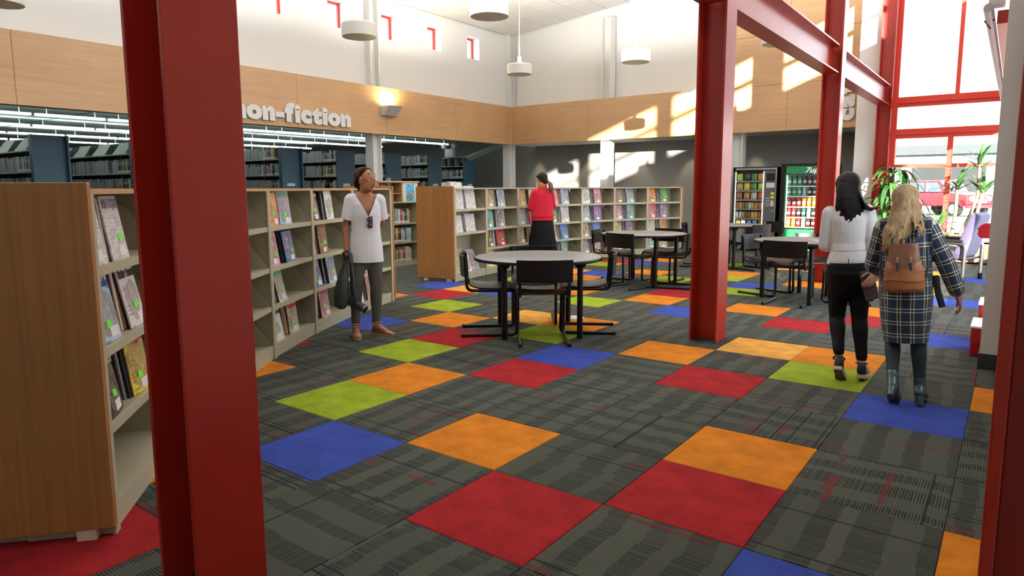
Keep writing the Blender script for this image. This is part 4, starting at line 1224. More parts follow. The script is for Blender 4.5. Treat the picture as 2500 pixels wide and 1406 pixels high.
# ================================================================== plants by the window
LEAF = mat('leaf_green', (.022,.075,.018), .32, noise=(9, .35)); LEAF2 = mat('leaf_light', (.05,.14,.03), .35, noise=(9, .3))
CANE = mat('cane', (.22,.17,.10), .8, noise=(20, .3)); SOIL = mat('soil', (.03,.02,.015), .9)
def leaf_mesh(L_, w, droop, m):
    n = 8; vs = []; fs = []
    for i in range(n+1):
        t_ = i/n; wd = w*math.sin(math.pi*min(t_*.92+.06, 1))**.7
        a = droop*t_*t_
        y = L_*(t_-.28*droop*t_**3); z = .12*L_*t_-L_*.55*droop*t_**2.2
        vs += [(-wd/2, y, z+.10*wd), (0, y, z), (wd/2, y, z+.10*wd)]
    for i in range(n):
        for k in range(2): fs.append((3*i+k, 3*i+k+1, 3*i+k+4, 3*i+k+3))
    me = MB().add(vs, fs).mesh('leaf', 60); me.materials.append(m); return me
dl = [leaf_mesh(.62,.085,1.5,LEAF), leaf_mesh(.55,.075,1.25,LEAF2), leaf_mesh(.70,.08,1.7,LEAF), leaf_mesh(.5,.07,.9,LEAF2)]
yl = [leaf_mesh(.38,.035,.35,LEAF2), leaf_mesh(.42,.032,.6,LEAF), leaf_mesh(.34,.03,.15,LEAF2)]
def plant(label, loc, canes, leafset, potr, poth, per, seed, tiltr, pm, lsc=1.0):
    r = random.Random(seed)
    t = thing('potted_plant', label, 'plant', loc)
    MB().lathe([(potr*.75,0),(potr,poth),(potr*1.04,poth),(potr*1.04,poth-.03),(potr*.95,poth-.04)], 24).build('pot', pm, t, smooth=35)
    MB().lathe([(.001,poth-.035),(potr*.94,poth-.035),(potr*.9,poth-.06),(.001,poth-.06)], 20).build('soil', SOIL, t)
    for (pts, rad) in canes:
        MB().tube(pts, rad, 8).build('cane', CANE, t, smooth=60)
    for pts, rad in canes:
        top = Vector(pts[-1]); 
        for k in range(per):
            o = link('leaf', r.choice(leafset), None, t)
            f = k/per
            o.location = top-Vector((0,0,f*tiltr[2]))+Vector((r.uniform(-.015,.015), r.uniform(-.015,.015), 0))
            o.rotation_euler = (R(r.uniform(*tiltr[:2])), 0, k*2.4+r.uniform(-.3,.3))
            s = r.uniform(.8, 1.15)*lsc; o.scale = (s*1.15, s, s)
plant('tall drooping dracaena in front of the red window column', (.12, 12.35, 0), [([(0,0,.3),(.02,0,1.0),(0,.02,1.72)], .025), ([(.08,.05,.3),(.10,.05,.9),(.12,.06,1.35)], .022), ([(-.08,.02,.3),(-.1,0,.8),(-.12,-.02,1.12)], .022)],
      dl, .2, .34, 44, 21, (-15, 40, .5), mat('pot_dark', (.05,.045,.04), .5), 1.0)
plant('spiky yucca with bare canes on the window sill planter', (1.08, 12.75, .36), [([(0,0,.15),(.03,0,.6),(.02,.03,1.05)], .03), ([(.12,0,.15),(.25,.02,.5),(.34,.0,.85),(.33,.05,1.45)], .026), ([(-.2,0,.15),(-.22,0,.35)], .03), ([(.30,0,.15),(.36,.0,.6),(.42,.02,1.0)], .03)],
      yl, .22, .16, 24, 22, (-25, 65, .16), mat('planter_brown', (.16,.07,.035), .6), 1.3)
pb = thing('window_planter', 'low brown planter box along the window sill under the yucca', 'planter', (1.4, 12.75, 0))
MB().box((-.6,-.22,.02),(.55,.24,.36)).build('box', mat('planter_brown', (.16,.07,.035), .6), pb, bevel=.01)
MB().box((-.62,-.24,.34),(.57,.26,.36)).build('rim', mat('planter_rim', (.5,.42,.32), .6), pb)
# ================================================================== lounge chair
t = thing('lounge_chair', 'purple lounge chair with black arms in the sun by the window', 'armchair', (1.20, 10.05, 0), math.atan2(.96, .27))
PUR = mat('purple_fabric', (.07,.06,.14), .85, bump=(300, .3), sheen=.3); PURD = mat('purple_dark', (.045,.04,.07), .85, bump=(300, .3))
for s in (-1, 1):
    MB().tube(bend([(s*.34,.34,.0),(s*.34,.34,.56),(s*.34,-.34,.56),(s*.34,-.34,0)], .07), .026, 10).build('arm_frame', mat('chrome_dark', (.12,.12,.13), .25, metal=.8), t, smooth=50)
    MB().tube(bend([(s*.34,.30,.585),(s*.34,-.30,.585)], .01), .03, 10).build('armrest', BLACKP, t, smooth=50)
    for y in (.34, -.34): MB().cyl((s*.34,y,0),(s*.34,y,.09),.03,n=10).build('leg_sleeve', BLACKP, t)
MB().tube([(-.34,-.3,.33),(.34,-.3,.33)], .02, 8).build('rail', BLACKM, t)
MB().tube([(-.34,.25,.36),(.34,.25,.36)], .02, 8).build('rail', BLACKM, t)
MB().cbox((0,.05,.41), (.60,.66,.13), (R(7),0,0)).build('seat_cushion', PURD, t, bevel=.04)
MB().cbox((0,-.33,.68), (.60,.13,.66), (R(18),0,0)).build('back_cushion', PUR, t, bevel=.045)
st = thing('side_table', 'low dark side table beside the lounge chair', 'table', (.55, 11.3, 0))
MB().box((-.3,-.3,.40),(.3,.3,.44)).build('top', mat('dark_wood', (.05,.04,.045), .4), st)
for a in (-1, 1):
    for b in (-1, 1): MB().box((a*.26-.02,b*.26-.02,0),(a*.26+.02,b*.26+.02,.40)).build('leg', BLACKM, st)
# red stepped display behind the pier
RD = mat('red_lacquer', (.42,.012,.015), .3)
t = thing('display_step', 'low red box with a white top behind the wall pier', 'display', (1.75, 4.66, 0), 0, 'red display boxes behind the pier')
MB().box((0,0,0),(.35,.42,.235)).build('box', RD, t, bevel=.01); MB().box((-.005,-.005,.235),(.35,.45,.25)).build('top', LABELW, t)
t = thing('display_step', 'tall red box with a white top further behind the wall pier', 'display', (1.775, 5.25, 0), 0, 'red display boxes behind the pier')
MB().box((0,0,0),(.33,.40,.34)).build('box', RD, t, bevel=.01); MB().box((-.005,-.005,.34),(.33,.42,.355)).build('top', LABELW, t)
t = thing('display_sign', 'red scalloped panel sticking out high behind the wall pier', 'sign', (1.73, 5.0, 0))
poly = [(.0,.98),(.012,.955),(.03,.945),(.35,.945),(.35,1.07),(.05,1.07),(.02,1.055),(.012,1.04),(-.004,1.025),(.006,1.005)]
MB().prism(poly, 0, .03, Matrix(((1,0,0,0),(0,0,-1,0),(0,1,0,0),(0,0,0,1)))).build('panel', RD, t)
MB().box((.16,-.03,0),(.20,.0,.95)).build('post', RD, t)
# ================================================================== car across the street
cr = thing('car', 'red off-road car with chrome wheels parked across the street', 'car', (-.9, 39.6, -.12), R(-42))
CR = mat('car_red', (.20,.004,.010), .3, coat=.4); CG = mat('car_glass', (.10,.12,.15), .1); TY = mat('tyre', (.015,.015,.015), .8)
# local: +x is the front, length 4.2
MB().prism([(-2.0,.45),(-2.0,1.15),(.55,1.15),(.75,1.20),(1.95,1.08),(2.0,.62),(1.95,.5)], -.78, .78, Matrix(((1,0,0,0),(0,0,1,0),(0,1,0,0),(0,0,0,1)))).build('body', CR, cr, bevel=.05)
MB().prism([(-1.95,1.15),(-1.85,1.80),(.15,1.80),(.62,1.15)], -.70, .70, Matrix(((1,0,0,0),(0,0,1,0),(0,1,0,0),(0,0,0,1)))).build('cabin', CR, cr, bevel=.05)
for s in (-1, 1):
    MB().prism([(-1.75,1.2),(-1.7,1.68),(-.75,1.68),(-.75,1.2)], .705*s-.01, .705*s+.01, Matrix(((1,0,0,0),(0,0,1,0),(0,1,0,0),(0,0,0,1)))).build('side_window', CG, cr)
    MB().prism([(-.65,1.2),(-.65,1.68),(.10,1.68),(.42,1.2)], .705*s-.01, .705*s+.01, Matrix(((1,0,0,0),(0,0,1,0),(0,1,0,0),(0,0,0,1)))).build('side_window', CG, cr)
    for x in (-1.25, 1.3):
        MB().cyl((x,s*.62,.36),(x,s*.86,.36),.37,n=24).build('tyre', TY, cr, smooth=40)
        MB().cyl((x,s*.865,.36),(x,s*.875,.36),.23,n=20).build('wheel_rim', STEEL, cr)
        MB().prism([(x-.52,.5),(x-.42,.80),(x+.42,.80),(x+.56,.5),(x+.45,.5),(x+.34,.70),(x-.34,.70),(x-.42,.5)], s*.60, s*.90, Matrix(((1,0,0,0),(0,0,1,0),(0,1,0,0),(0,0,0,1)))).build('fender', CR, cr)
    MB().cyl((1.98,s*.52,.88),(2.03,s*.52,.88),.12,n=16).build('headlight', LABELW, cr)
wsd = MB().add([(.16,-.62,1.74),(.16,.62,1.74),(.60,.66,1.20),(.60,-.66,1.20),(.19,-.62,1.76),(.19,.62,1.76),(.63,.66,1.22),(.63,-.66,1.22)], [(3,2,1,0),(4,5,6,7),(0,1,5,4),(1,2,6,5),(2,3,7,6),(3,0,4,7)]).build('windscreen', CG, cr)
MB().box((1.97,-.40,.68),(2.01,.40,1.02)).build('grille', LABELW, cr)
for k in range(7): MB().box((2.011,-.33+.105*k,.72),(2.015,-.29+.105*k,.98)).build('grille_slot', BLACKP, cr)
MB().box((1.95,-.80,.42),(2.15,.80,.58)).build('bumper', mat('bumper_red', (.45,.03,.04), .4), cr)
# ================================================================== people
V3 = Vector
def skin_mat(name, col): return mat(name, col, .5, noise=(12, .06), spec=.35)
def rotm(z=0, x=0, y=0):
    return (Matrix.Rotation(R(z), 3, 'Z') @ Matrix.Rotation(R(x), 3, 'X') @ Matrix.Rotation(R(y), 3, 'Y'))
def head(mb, c, Q, jaw=0):
    """c head centre, Q 3x3; local x right, y forward, z up; height .23"""
    P = lambda x, y, z: V3(c)+Q @ V3((x, y, z))
    B = lambda p, r: mb.ball(P(*p), r, 16, 12, Q)
    B((0,-.012,.028), (.073,.092,.088)); B((0,.022,-.03), (.058,.068,.078)); B((0,.03,.01), (.066,.066,.07))
    B((0,.058,-.085-jaw), (.026,.024,.022)); mb.cap(P(-.026,.016,-.068-jaw*.7), .020, P(.026,.016,-.068-jaw*.7), .020); B((0,.018,-.052-jaw*.4), (.056,.062,.058+jaw*.5))
    mb.cap(P(-.024,.02,-.074-jaw*.8), .02, P(0,.052,-.084-jaw), .021); mb.cap(P(.024,.02,-.074-jaw*.8), .02, P(0,.052,-.084-jaw), .021)
    for s in (-1, 1):
        B((s*.034,.054,-.016), (.027,.024,.032)); B((s*.072,-.008,-.004), (.008,.017,.027)); B((s*.030,.080,.036), (.024,.010,.010))
        B((s*.011,.094,-.026), (.010,.010,.008))
    mb.cap(P(0,.088,.026), .008, P(0,.106,-.020), .0115)
    mb.cap(P(-.018,.088,-.048), .007, P(.018,.088,-.048), .007)
    mb.cap(P(-.016,.086,-.064-jaw*.9), .008, P(.016,.086,-.064-jaw*.9), .008)
def hand(mb, w, d, n, th, curl=25, s=1.0):
    """w wrist, d pointing direction, n palm normal, th thumb side direction"""
    w = V3(w); d = V3(d).normalized(); n = (V3(n)-d*V3(n).dot(d)).normalized(); t = V3(th); t = (t-d*t.dot(d)-n*t.dot(n)).normalized()
    mb.cap(w-d*.02, .023*s, w+d*.03, .024*s)
    for k, o in enumerate((.028, .010, -.009, -.026)):
        a = w+d*.028*s+t*o*.8*s; b = w+d*(.082-(.004*abs(k-1)))*s+t*o*s
        mb.cap(a, .013*s, b, .0115*s, 10)
        L = (.072, .080, .074, .058)[k]*s; q = b; dd = d.copy(); fan = t*(o*1.0)
        for j, fr_ in enumerate((.45, .32, .23)):
            ang = R(curl*(.7 if j == 0 else 1.15)*(1+.06*k))
            dd = (Matrix.Rotation(ang, 3, d.cross(n)) @ dd)
            e = q+(dd+fan*.9).normalized()*L*fr_
            mb.cap(q, (.0095-.001*j)*s, e, (.0086-.001*j)*s, 8); q = e
    a = w+d*.02*s+t*.022*s; b = a+(d*.6+t*.75+n*.25).normalized()*.042*s; c = b+(d*.9+t*.25+n*.35).normalized()*.034*s; e = c+(d+n*.4).normalized()*.024*s
    mb.chain([a, b, c, e], [.015*s, .0115*s, .010*s, .0085*s], 8)
def leg(mb, hip, knee, ank, k=1.0, add=0):
    hip, knee, ank = V3(hip), V3(knee), V3(ank)
    m1 = hip.lerp(knee, .45); c1 = knee.lerp(ank, .28)+V3((0,-.012,0)); c2 = knee.lerp(ank, .65)
    mb.chain([hip, m1, knee, c1, c2, ank], [(.080+add)*k, (.070+add)*k, (.051+add)*k, (.051+add)*k, (.039+add)*k, (.033+add)*k], 14)
def foot(mb, ank, heel, ball, toe, add=0):
    mb.chain([ank, heel], [.034+add, .030+add]); mb.chain([ank, ball], [.034+add, .030+add]); mb.chain([heel, ball], [.028+add, .028+add]); mb.chain([ball, toe], [.030+add, .020+add])
    b, t = V3(ball), V3(toe); s = (t-b).cross(V3((0,0,1))).normalized()*.02
    mb.cap(b+s, .022+add, t+s*.9, .015+add); mb.cap(b-s, .022+add, t-s*.9, .014+add)
def arm(mb, sh, el, wr, add=0, k=1.0):
    mb.chain([sh, V3(sh).lerp(V3(el), .5), el, V3(el).lerp(V3(wr), .35), wr], [(.044+add)*k, (.039+add)*k, (.033+add)*k, (.033+add)*k, (.024+add)*k], 12)
def torso(mb):
    mb.loft([(0,0,.77,.11,.078),(0,-.005,.84,.150,.106),(0,-.008,.90,.150,.108),(0,0,.99,.122,.09),(0,.004,1.06,.108,.082),(0,.008,1.16,.118,.09),(0,.012,1.25,.128,.096),
             (0,.0,1.33,.122,.08),(0,-.008,1.385,.085,.06),(0,-.01,1.42,.058,.05)], 24)
def make_person(label, loc, fwd_, scale, J, Q, skin, jaw=0, hands=(), lean=0):
    mb = MB(); torso(mb)
    hc = V3(J['head'])
    mb.cap((0,-.012,1.38), .052, hc+Q @ V3((0,-.015,-.07)), .049)
    head(mb, hc, Q, jaw)
    for s in 'rl':
        leg(mb, J['hip_'+s], J['kn_'+s], J['an_'+s]); foot(mb, J['an_'+s], J['he_'+s], J['ba_'+s], J['to_'+s])
        arm(mb, J['sh_'+s], J['el_'+s], J['wr_'+s])
        mb.cap((0,0,1.34), .06, J['sh_'+s], .05)
    for h_ in hands: hand(mb, *h_)
    o = fuse('person', mb, skin, None, .0055, 4)
    o.location = (loc[0], loc[1], 0); o.scale = (scale,)*3
    o.rotation_euler = (0, R(lean), math.atan2(-fwd_[0], fwd_[1]))
    tag(o, label, 'person')
    return o
def strands(mb, curves, r0, r1=.001, n=5):
    for c in curves:
        m = len(c); mb.tube(c, [r0*(1-i/(m-1))+r1*(i/(m-1)) for i in range(m)], n)
def held(person, name, label, cat, base):
    bpy.context.view_layer.update()
    t = thing(name, label, cat)
    t.matrix_world = person.matrix_world @ Matrix.Translation(base)
    return t
def sole(mb, heel, ball, toe, w0, w1, z0, z1):
    """flat sole outline through heel, ball, toe"""
    h, b, t = V3(heel), V3(ball), V3(toe); d = (t-h); d.z = 0; d.normalize(); s = V3((d.y, -d.x, 0))
    out = [h-d*.028, h-d*.02+s*w0*.7, h+s*w0, b+s*w1, t+s*w1*.75, t+d*.02, t-s*w1*.75, b-s*w1, h-s*w0, h-d*.02-s*w0*.7]
    return [(p.x, p.y) for p in out]
rp = random.Random(9)
BASE = dict(hip_r=(.075,0,.86), hip_l=(-.075,0,.86), sh_r=(.136,-.005,1.34), sh_l=(-.136,-.005,1.34))

# ---------------------------------------------------------------- woman in white shirt
SK1 = skin_mat('skin_brown', (.36, .15, .075))
J1 = dict(BASE, kn_r=(.10,.02,.47), an_r=(.105,-.01,.085), he_r=(.105,-.05,.035), ba_r=(.115,.10,.028), to_r=(.118,.155,.022),
          kn_l=(-.095,.02,.47), an_l=(-.105,-.02,.085), he_l=(-.09,-.055,.035), ba_l=(-.19,.07,.028), to_l=(-.23,.11,.022),
          el_r=(.182,-.035,1.075), wr_r=(.195,.03,.845), el_l=(-.18,-.075,1.10), wr_l=(-.08,-.18,.98), head=(.0,.02,1.53))
Q1 = rotm(42, 10, -6)
w1 = make_person('person in a long white t-shirt and grey trousers gaping upward by the magazine rack', (-2.855, 2.295), (.92, -.50), .952, J1, Q1, SK1, jaw=.018, lean=-1.1,
    hands=[((.195,.03,.845), (.0,.12,-1), (-1,.1,0), (0,1,.1), 55), ((-.08,-.18,.98), (.8,0,-.2), (0,-1,0), (0,0,1), 20)])
H1 = V3(J1['head'])
h1 = lambda x, y, z: H1+Q1 @ V3((x, y, z))
EYEW = mat('eye_white', (.75,.73,.70), .2); IRIS = mat('iris_dark', (.03,.015,.01), .2); LIPS = mat('lips', (.42,.12,.10), .4); MOUTH = mat('mouth_dark', (.03,.008,.008), .6); BROW = mat('brow_dark', (.035,.018,.012), .8)
for s in (-1, 1):
    e = MB().ball(h1(s*.030,.079,.020), (.0145,.010,.0095), 14, 10, Q1).build('eye', EYEW, w1, smooth=60)
    MB().ball(h1(s*.030+(-.003),.0875,.022), (.0058,.003,.0062), 12, 8, Q1).build('iris', IRIS, e, smooth=60)
    MB().chain([h1(s*.014,.0885,.046), h1(s*.031,.0875,.052), h1(s*.049,.076,.044)], [.0026,.0032,.0018], 8).build('eyebrow', BROW, w1, smooth=60)
MB().ball(h1(0,.086,-.066), (.017,.010,.022), 14, 10, Q1).build('mouth', MOUTH, w1, smooth=60)
mb = MB(); pts = [h1(.0195*math.cos(a), .0905-.004*abs(math.cos(a)), -.066+.0245*math.sin(a)) for a in [2*math.pi*k/20 for k in range(21)]]
mb.tube(pts, .0042, 8).build('lips', LIPS, w1, smooth=60)
MB().ball(h1(.078,-.002,-.034), .0045).build('earring', mat('pearl', (.8,.78,.72), .2), w1, smooth=60)
HAIR1 = mat('hair_dark_brown', (.040,.014,.008), .55, spec=.12, streak=((30, 30, 160), .5), bump=(60, .5, (3, 3, .6)))
mb = MB(); mb.ball(h1(0,-.03,.045), (.082,.088,.085), 18, 14, Q1); mb.ball(h1(0,-.075,-.005), (.062,.05,.062), 16, 12, Q1); mb.ball(h1(0,-.098,-.03), (.036,.034,.04), 14, 10, Q1)
for s in (-1, 1): mb.cap(h1(s*.052,.022,.085), .024, h1(s*.072,-.03,.03), .020); mb.cap(h1(s*.076,-.03,.03), .02, h1(s*.05,-.085,-.03), .02)
mb.cap(h1(-.03,.030,.098), .020, h1(.03,.030,.098), .020); mb.cap(h1(0,-.06,-.05), .04, h1(0,-.07,-.075), .028)
fuse('hair', mb, HAIR1, w1, .006, 3)
TEE = mat('white_jersey', (.80,.80,.83), .8, bump=(7, .35, (1.6, 1.6, .35)))
mb = MB(); mb.loft([(.0,0,.70,.176,.140),(0,0,.76,.174,.138),(0,0,.88,.164,.130),(0,0,1.0,.148,.118),(0,.004,1.10,.140,.112),(0,.01,1.20,.142,.118),(0,.006,1.29,.144,.112),(0,-.004,1.35,.132,.088),(0,-.01,1.40,.098,.07),(0,-.012,1.425,.085,.062)], 28)
mb.chain([(.07,-.004,1.35),(.136,-.005,1.336),(.176,-.02,1.14)], [.066,.064,.058]); mb.chain([(-.07,-.004,1.35),(-.136,-.005,1.336),(-.176,-.03,1.14)], [.066,.064,.058])
def cut1(p):
    if p.z < .74: return True
    if abs(p.x) > .143 and p.z < 1.15+(abs(p.x)-.2)*.25: return p.z > 1.03
    if p.z > 1.398: return True
    if p.y > .0 and p.z > 1.18 and abs(p.x) < (p.z-1.18)*.50: return True
    return False
vn = V3((.894, 0, -.447))
fuse('t_shirt', mb, TEE, w1, .007, 4, cut1, [((0,0,.74),(0,0,1)), ((0,0,1.398),(0,0,1)), ((0,0,1.18), vn), ((0,0,1.18), (-vn.x,0,vn.z)), ((.2,0,1.15),(-.25,0,1)), ((-.2,0,1.15),(.25,0,1))])
TRO = mat('grey_twill', (.10,.098,.088), .85, bump=(18, .25))
mb = MB(); mb.loft([(0,-.004,.66,.09,.055),(0,-.004,.78,.130,.095),(0,-.005,.88,.158,.118),(0,0,.98,.132,.10)], 24)
for s in 'rl': leg(mb, J1['hip_'+s], J1['kn_'+s], V3(J1['an_'+s])+V3((0,0,.035)), 1.0, .009)
fuse('trousers', mb, TRO, w1, .007, 3, lambda p: p.z < .125, [((0,0,.125),(0,0,1))])
SAN = mat('sandal_tan', (.55,.36,.27), .5)
for s in 'rl':
    he, ba, to, an = (V3(J1[k+'_'+s]) for k in ('he', 'ba', 'to', 'an'))
    sd = MB().prism(sole(None, he, ba, to, .032, .042, 0, .01), 0, .012).build('sandal', SAN, w1)
    mid = he.lerp(ba, .6); d = (to-he); d.z = 0; d.normalize(); q = V3((d.y, -d.x, 0))
    for c, rr_, zz in ((an, .046, .03), (an, .046, .055)):
        pts = [c+q*(rr_*math.cos(a))+d*(rr_*math.sin(a))+V3((0,0,zz-.02+.012*math.sin(a+rp.random()))) for a in [2*math.pi*k/14 for k in range(15)]]
        MB().tube(pts, .0045, 6, flat=1.6).build('strap', SAN, sd)
    MB().tube([ba+V3((0,0,.031)), mid+V3((0,0,.045)), an+d*.045+V3((0,0,.03))], .005, 6).build('strap', SAN, sd)
# things she carries
g = held(w1, 'sunglasses', 'brown sunglasses hooked on the neckline of the white t-shirt', 'sunglasses', (-.025, .128, 1.165))
LENS = mat('brown_lens', (.10,.035,.02), .1, coat=.5); FRM = mat('frame_dark', (.02,.012,.02), .3)
for z in (-.012, -.068):
    MB().ball((.012,.006,z), (.022,.006,.024), 16, 10).build('lens', LENS, g, smooth=60)
    MB().tube([(.012+.024*math.cos(a), .008, z+.026*math.sin(a)) for a in [2*math.pi*k/18 for k in range(19)]], .003, 6).build('frame', FRM, g, smooth=60)
MB().tube([(-.008,.0,.02),(-.010,.008,-.04),(-.008,0,-.095)], .004, 6).build('temple', FRM, g)
g = held(w1, 'jacket', 'dark green jacket hanging from the hand of the person in white', 'jacket', (.205, .06, .40))
JK = mat('olive_nylon', (.028,.045,.034), .6, bump=(10, .6, (2, 2, .4)))
mb = MB(); mb.loft([(.055,.02,-.10,.035,.05),(.05,.02,-.06,.055,.075),(.045,.02,.05,.06,.085),(.03,.01,.18,.05,.07),(.01,0,.28,.032,.045),(0,0,.37,.018,.028)], 18)
mb.loft([(.09,-.03,-.09,.02,.03),(.085,-.03,.05,.03,.045),(.05,-.02,.22,.02,.03),(.01,0,.36,.012,.015)], 12)
fuse('cloth', mb, JK, g, .007, 2)
mb = MB(); mb.tube([(.0,.03,.38),(-.02,.05,.40),(-.03,-.02,.43),(.02,-.04,.42),(.03,.03,.40),(.0,.05,.385)], .02, 8, flat=.3); mb.build('collar', JK, g, smooth=60)
g = held(w1, 'camera', 'black camera with a zoom lens swinging below the jacket', 'camera', (.125, .13, .36))
CB = mat('camera_black', (.014,.02,.022), .35)
MB().cbox((.02,-.02,0), (.12,.06,.085), (0,R(-25),R(-20))).build('body', CB, g, bevel=.008)
MB().cbox((.03,-.02,.05), (.05,.045,.03), (0,R(-25),R(-20))).build('viewfinder', CB, g, bevel=.005)
d_ = V3((-.55,.55,-.42)).normalized(); p0 = V3((.0,.0,-.01))
MB().cyl(p0, p0+d_*.06, .034, .034, 20).cyl(p0+d_*.06, p0+d_*.115, .038, .038, 20).build('lens', CB, g, smooth=40)
MB().cyl(p0+d_*.10, p0+d_*.106, .0388, n=20).build('lens_ring', STEEL, g); MB().cyl(p0+d_*.115, p0+d_*.117, .030, n=20).build('front_glass', mat('lens_glass', (.02,.02,.03), .05), g)
MB().tube([(.05,-.02,.04),(.09,-.04,.25),(.085,-.09,.47),(.06,-.06,.50),(.04,-.02,.46),(.0,.01,.04)], .014, 6, flat=.2).build('strap', CB, g, smooth=60)

# ---------------------------------------------------------------- woman in red sweater
SK2 = skin_mat('skin_fair', (.55,.30,.21))
J2 = dict(BASE); J2.update(sh_r=(.130,-.005,1.31), sh_l=(-.130,-.005,1.31), kn_r=(.09,.02,.47), an_r=(.10,0,.085), he_r=(.10,-.04,.035), ba_r=(.11,.10,.028), to_r=(.112,.16,.022), kn_l=(-.09,.02,.47), an_l=(-.10,0,.085), he_l=(-.10,-.04,.035), ba_l=(-.11,.10,.028), to_l=(-.112,.16,.022),
          el_r=(.190,.02,1.09), wr_r=(.10,.20,1.18), el_l=(-.205,.01,1.06), wr_l=(-.13,.18,1.12), head=(-.005,.02,1.53))
Q2 = rotm(28, -12, 0)
w2 = make_person('person in a red sweater and long black skirt looking at the far magazines', (-4.37, 7.48), (-.80, .60), .985, J2, Q2, SK2, hands=[((.10,.20,1.18), (-.6,.4,.5), (-1,0,0), (0,0,1), 25), ((-.13,.18,1.12), (.5,.5,.4), (1,0,0), (0,0,1), 25)])
H2 = V3(J2['head']); h2 = lambda x, y, z: H2+Q2 @ V3((x, y, z))
REDK = mat('red_knit', (.50,.003,.022), .9, bump=(14, .45, (1.5,1.5,.6)), sheen=.05)
mb = MB(); mb.loft([(0,-.005,.83,.165,.12),(0,-.01,.86,.190,.142),(0,-.015,.93,.198,.150),(0,-.01,1.05,.178,.138),(0,-.01,1.18,.168,.13),(0,-.01,1.28,.158,.115),(0,-.01,1.35,.125,.088),(0,-.012,1.40,.085,.068),(0,-.012,1.43,.066,.06)], 28)
arm(mb, J2['sh_r'], J2['el_r'], J2['wr_r'], .030); arm(mb, J2['sh_l'], J2['el_l'], J2['wr_l'], .030)
fuse('sweater', mb, REDK, w2, .008, 4, lambda p: p.z < .845, [((0,0,.845),(0,0,1))])
mb = MB(); mb.tube([(.192*math.cos(a), -.01+.143*math.sin(a), .862) for a in [2*math.pi*k/36 for k in range(37)]], .016, 8); mb.build('hem_band', mat('red_rib', (.5,.006,.03), .9, bump=(120, .5)), w2, smooth=60)
SKT = mat('black_wool', (.005,.005,.0055), .85, spec=.2, bump=(30, .3))
n = 72; vs = []; fs = []
prof = [(.90,.155,.115),(.82,.185,.145),(.60,.215,.175),(.35,.245,.205),(.20,.255,.215)]
for i, (z, rx, ry) in enumerate(prof):
    for k in range(n):
        a = 2*math.pi*k/n; pl = 1+.055*(i/4)*math.cos(a*18)+.02*(i/4)*math.cos(a*7+1)
        vs.append((rx*pl*math.cos(a), -.008+ry*pl*math.sin(a), z))
for i in range(len(prof)-1):
    for k in range(n): fs.append((i*n+k, i*n+(k+1)%n, (i+1)*n+(k+1)%n, (i+1)*n+k))
MB().add(vs, fs).build('skirt', SKT, w2, smooth=70)
HAIR2 = mat('hair_brown', (.022,.012,.008), .55, spec=.15, streak=((30, 30, 140), .5), bump=(50, .5, (3, 3, .6)))
mb = MB(); mb.ball(h2(0,-.028,.038), (.081,.094,.090), 18, 14, Q2); mb.ball(h2(0,-.075,-.02), (.058,.05,.065), 14, 10, Q2)
for s in (-1, 1): mb.cap(h2(s*.055,.035,.065), .022, h2(s*.066,-.04,-.01), .022); mb.cap(h2(s*.066,-.04,-.01), .020, h2(s*.01,-.105,-.055), .022)
fuse('hair', mb, HAIR2, w2, .006, 3)
PT = h2(.015,-.12,-.065)
mb = MB(); mb.chain([PT, PT+V3((.03,-.035,-.04)), PT+V3((.04,-.04,-.11)), PT+V3((.035,-.03,-.17))], [.022,.042,.042,.014])
pt = fuse('ponytail', mb, mat('hair_tips', (.16,.075,.032), .45, streak=((40,40,10), .5), bump=(40, .6, (4, 4, .5))), w2, .006, 2)
MB().tube([PT+V3((.022*math.cos(a)*.9+.008,-.010,.024*math.sin(a)-.008)) for a in [2*math.pi*k/16 for k in range(17)]], .010, 8).build('hair_tie', BLACKP, w2, smooth=60)
mb = MB()
for k in range(3): mb.tube([((.07-.004*k)*math.cos(a), -.005+.068*math.sin(a), 1.405+.024*k+.008*math.sin(a*2+k)) for a in [2*math.pi*q/24 for q in range(25)]], .018, 8)
fuse('scarf', mb, mat('orange_scarf', (.50,.14,.05), .85, bump=(60, .5)), w2, .007, 2)
g = held(w2, 'eyeglasses', 'thin eyeglasses on the person in the red sweater', 'glasses', H2)
for s in (-1, 1):
    MB().tube([Q2 @ V3((s*.034+.022*math.cos(a), .10, .018+.019*math.sin(a))) for a in [2*math.pi*k/14 for k in range(15)]], .0022, 6).build('rim', STEEL, g)
    MB().tube([Q2 @ V3((s*.058,.098,.022)), Q2 @ V3((s*.084,.0,.02))], .0022, 6).build('temple', STEEL, g)
SHB = mat('shoe_black', (.012,.012,.012), .4)
for s in 'rl':
    mb = MB(); foot(mb, V3(J2['an_'+s])-V3((0,0,.02)), J2['he_'+s], J2['ba_'+s], J2['to_'+s], .008); fuse('shoe', mb, SHB, w2, .008, 2, lambda p: p.z < .003)

# ---------------------------------------------------------------- woman in white blazer
J3 = dict(BASE, kn_r=(.075,.02,.48), an_r=(.085,-.05,.115), he_r=(.08,-.10,.075), ba_r=(.11,.03,.045), to_r=(.125,.09,.035),
          kn_l=(-.085,.06,.475), an_l=(-.085,-.14,.17), he_l=(-.088,-.19,.145), ba_l=(-.07,-.10,.05), to_l=(-.06,-.06,.035),
          el_r=(.176,-.045,1.09), wr_r=(.192,-.125,.880), el_l=(-.175,.02,1.08), wr_l=(-.12,.20,1.05), head=(-.01,.02,1.535))
Q3 = rotm(30, -4, 0)
w3 = make_person('person in a white blazer and black trousers walking away with a clutch', (1.085, 3.43), (-.25, .97), .893, J3, Q3, SK2, lean=-3.3, hands=[((.192,-.135,.872), (-.60,-.30,-.74), (-.3,.95,0), (.3,.5,.6), 14), ((-.12,.20,1.05), (.2,.9,.1), (0,0,-1), (1,0,0), 20)])
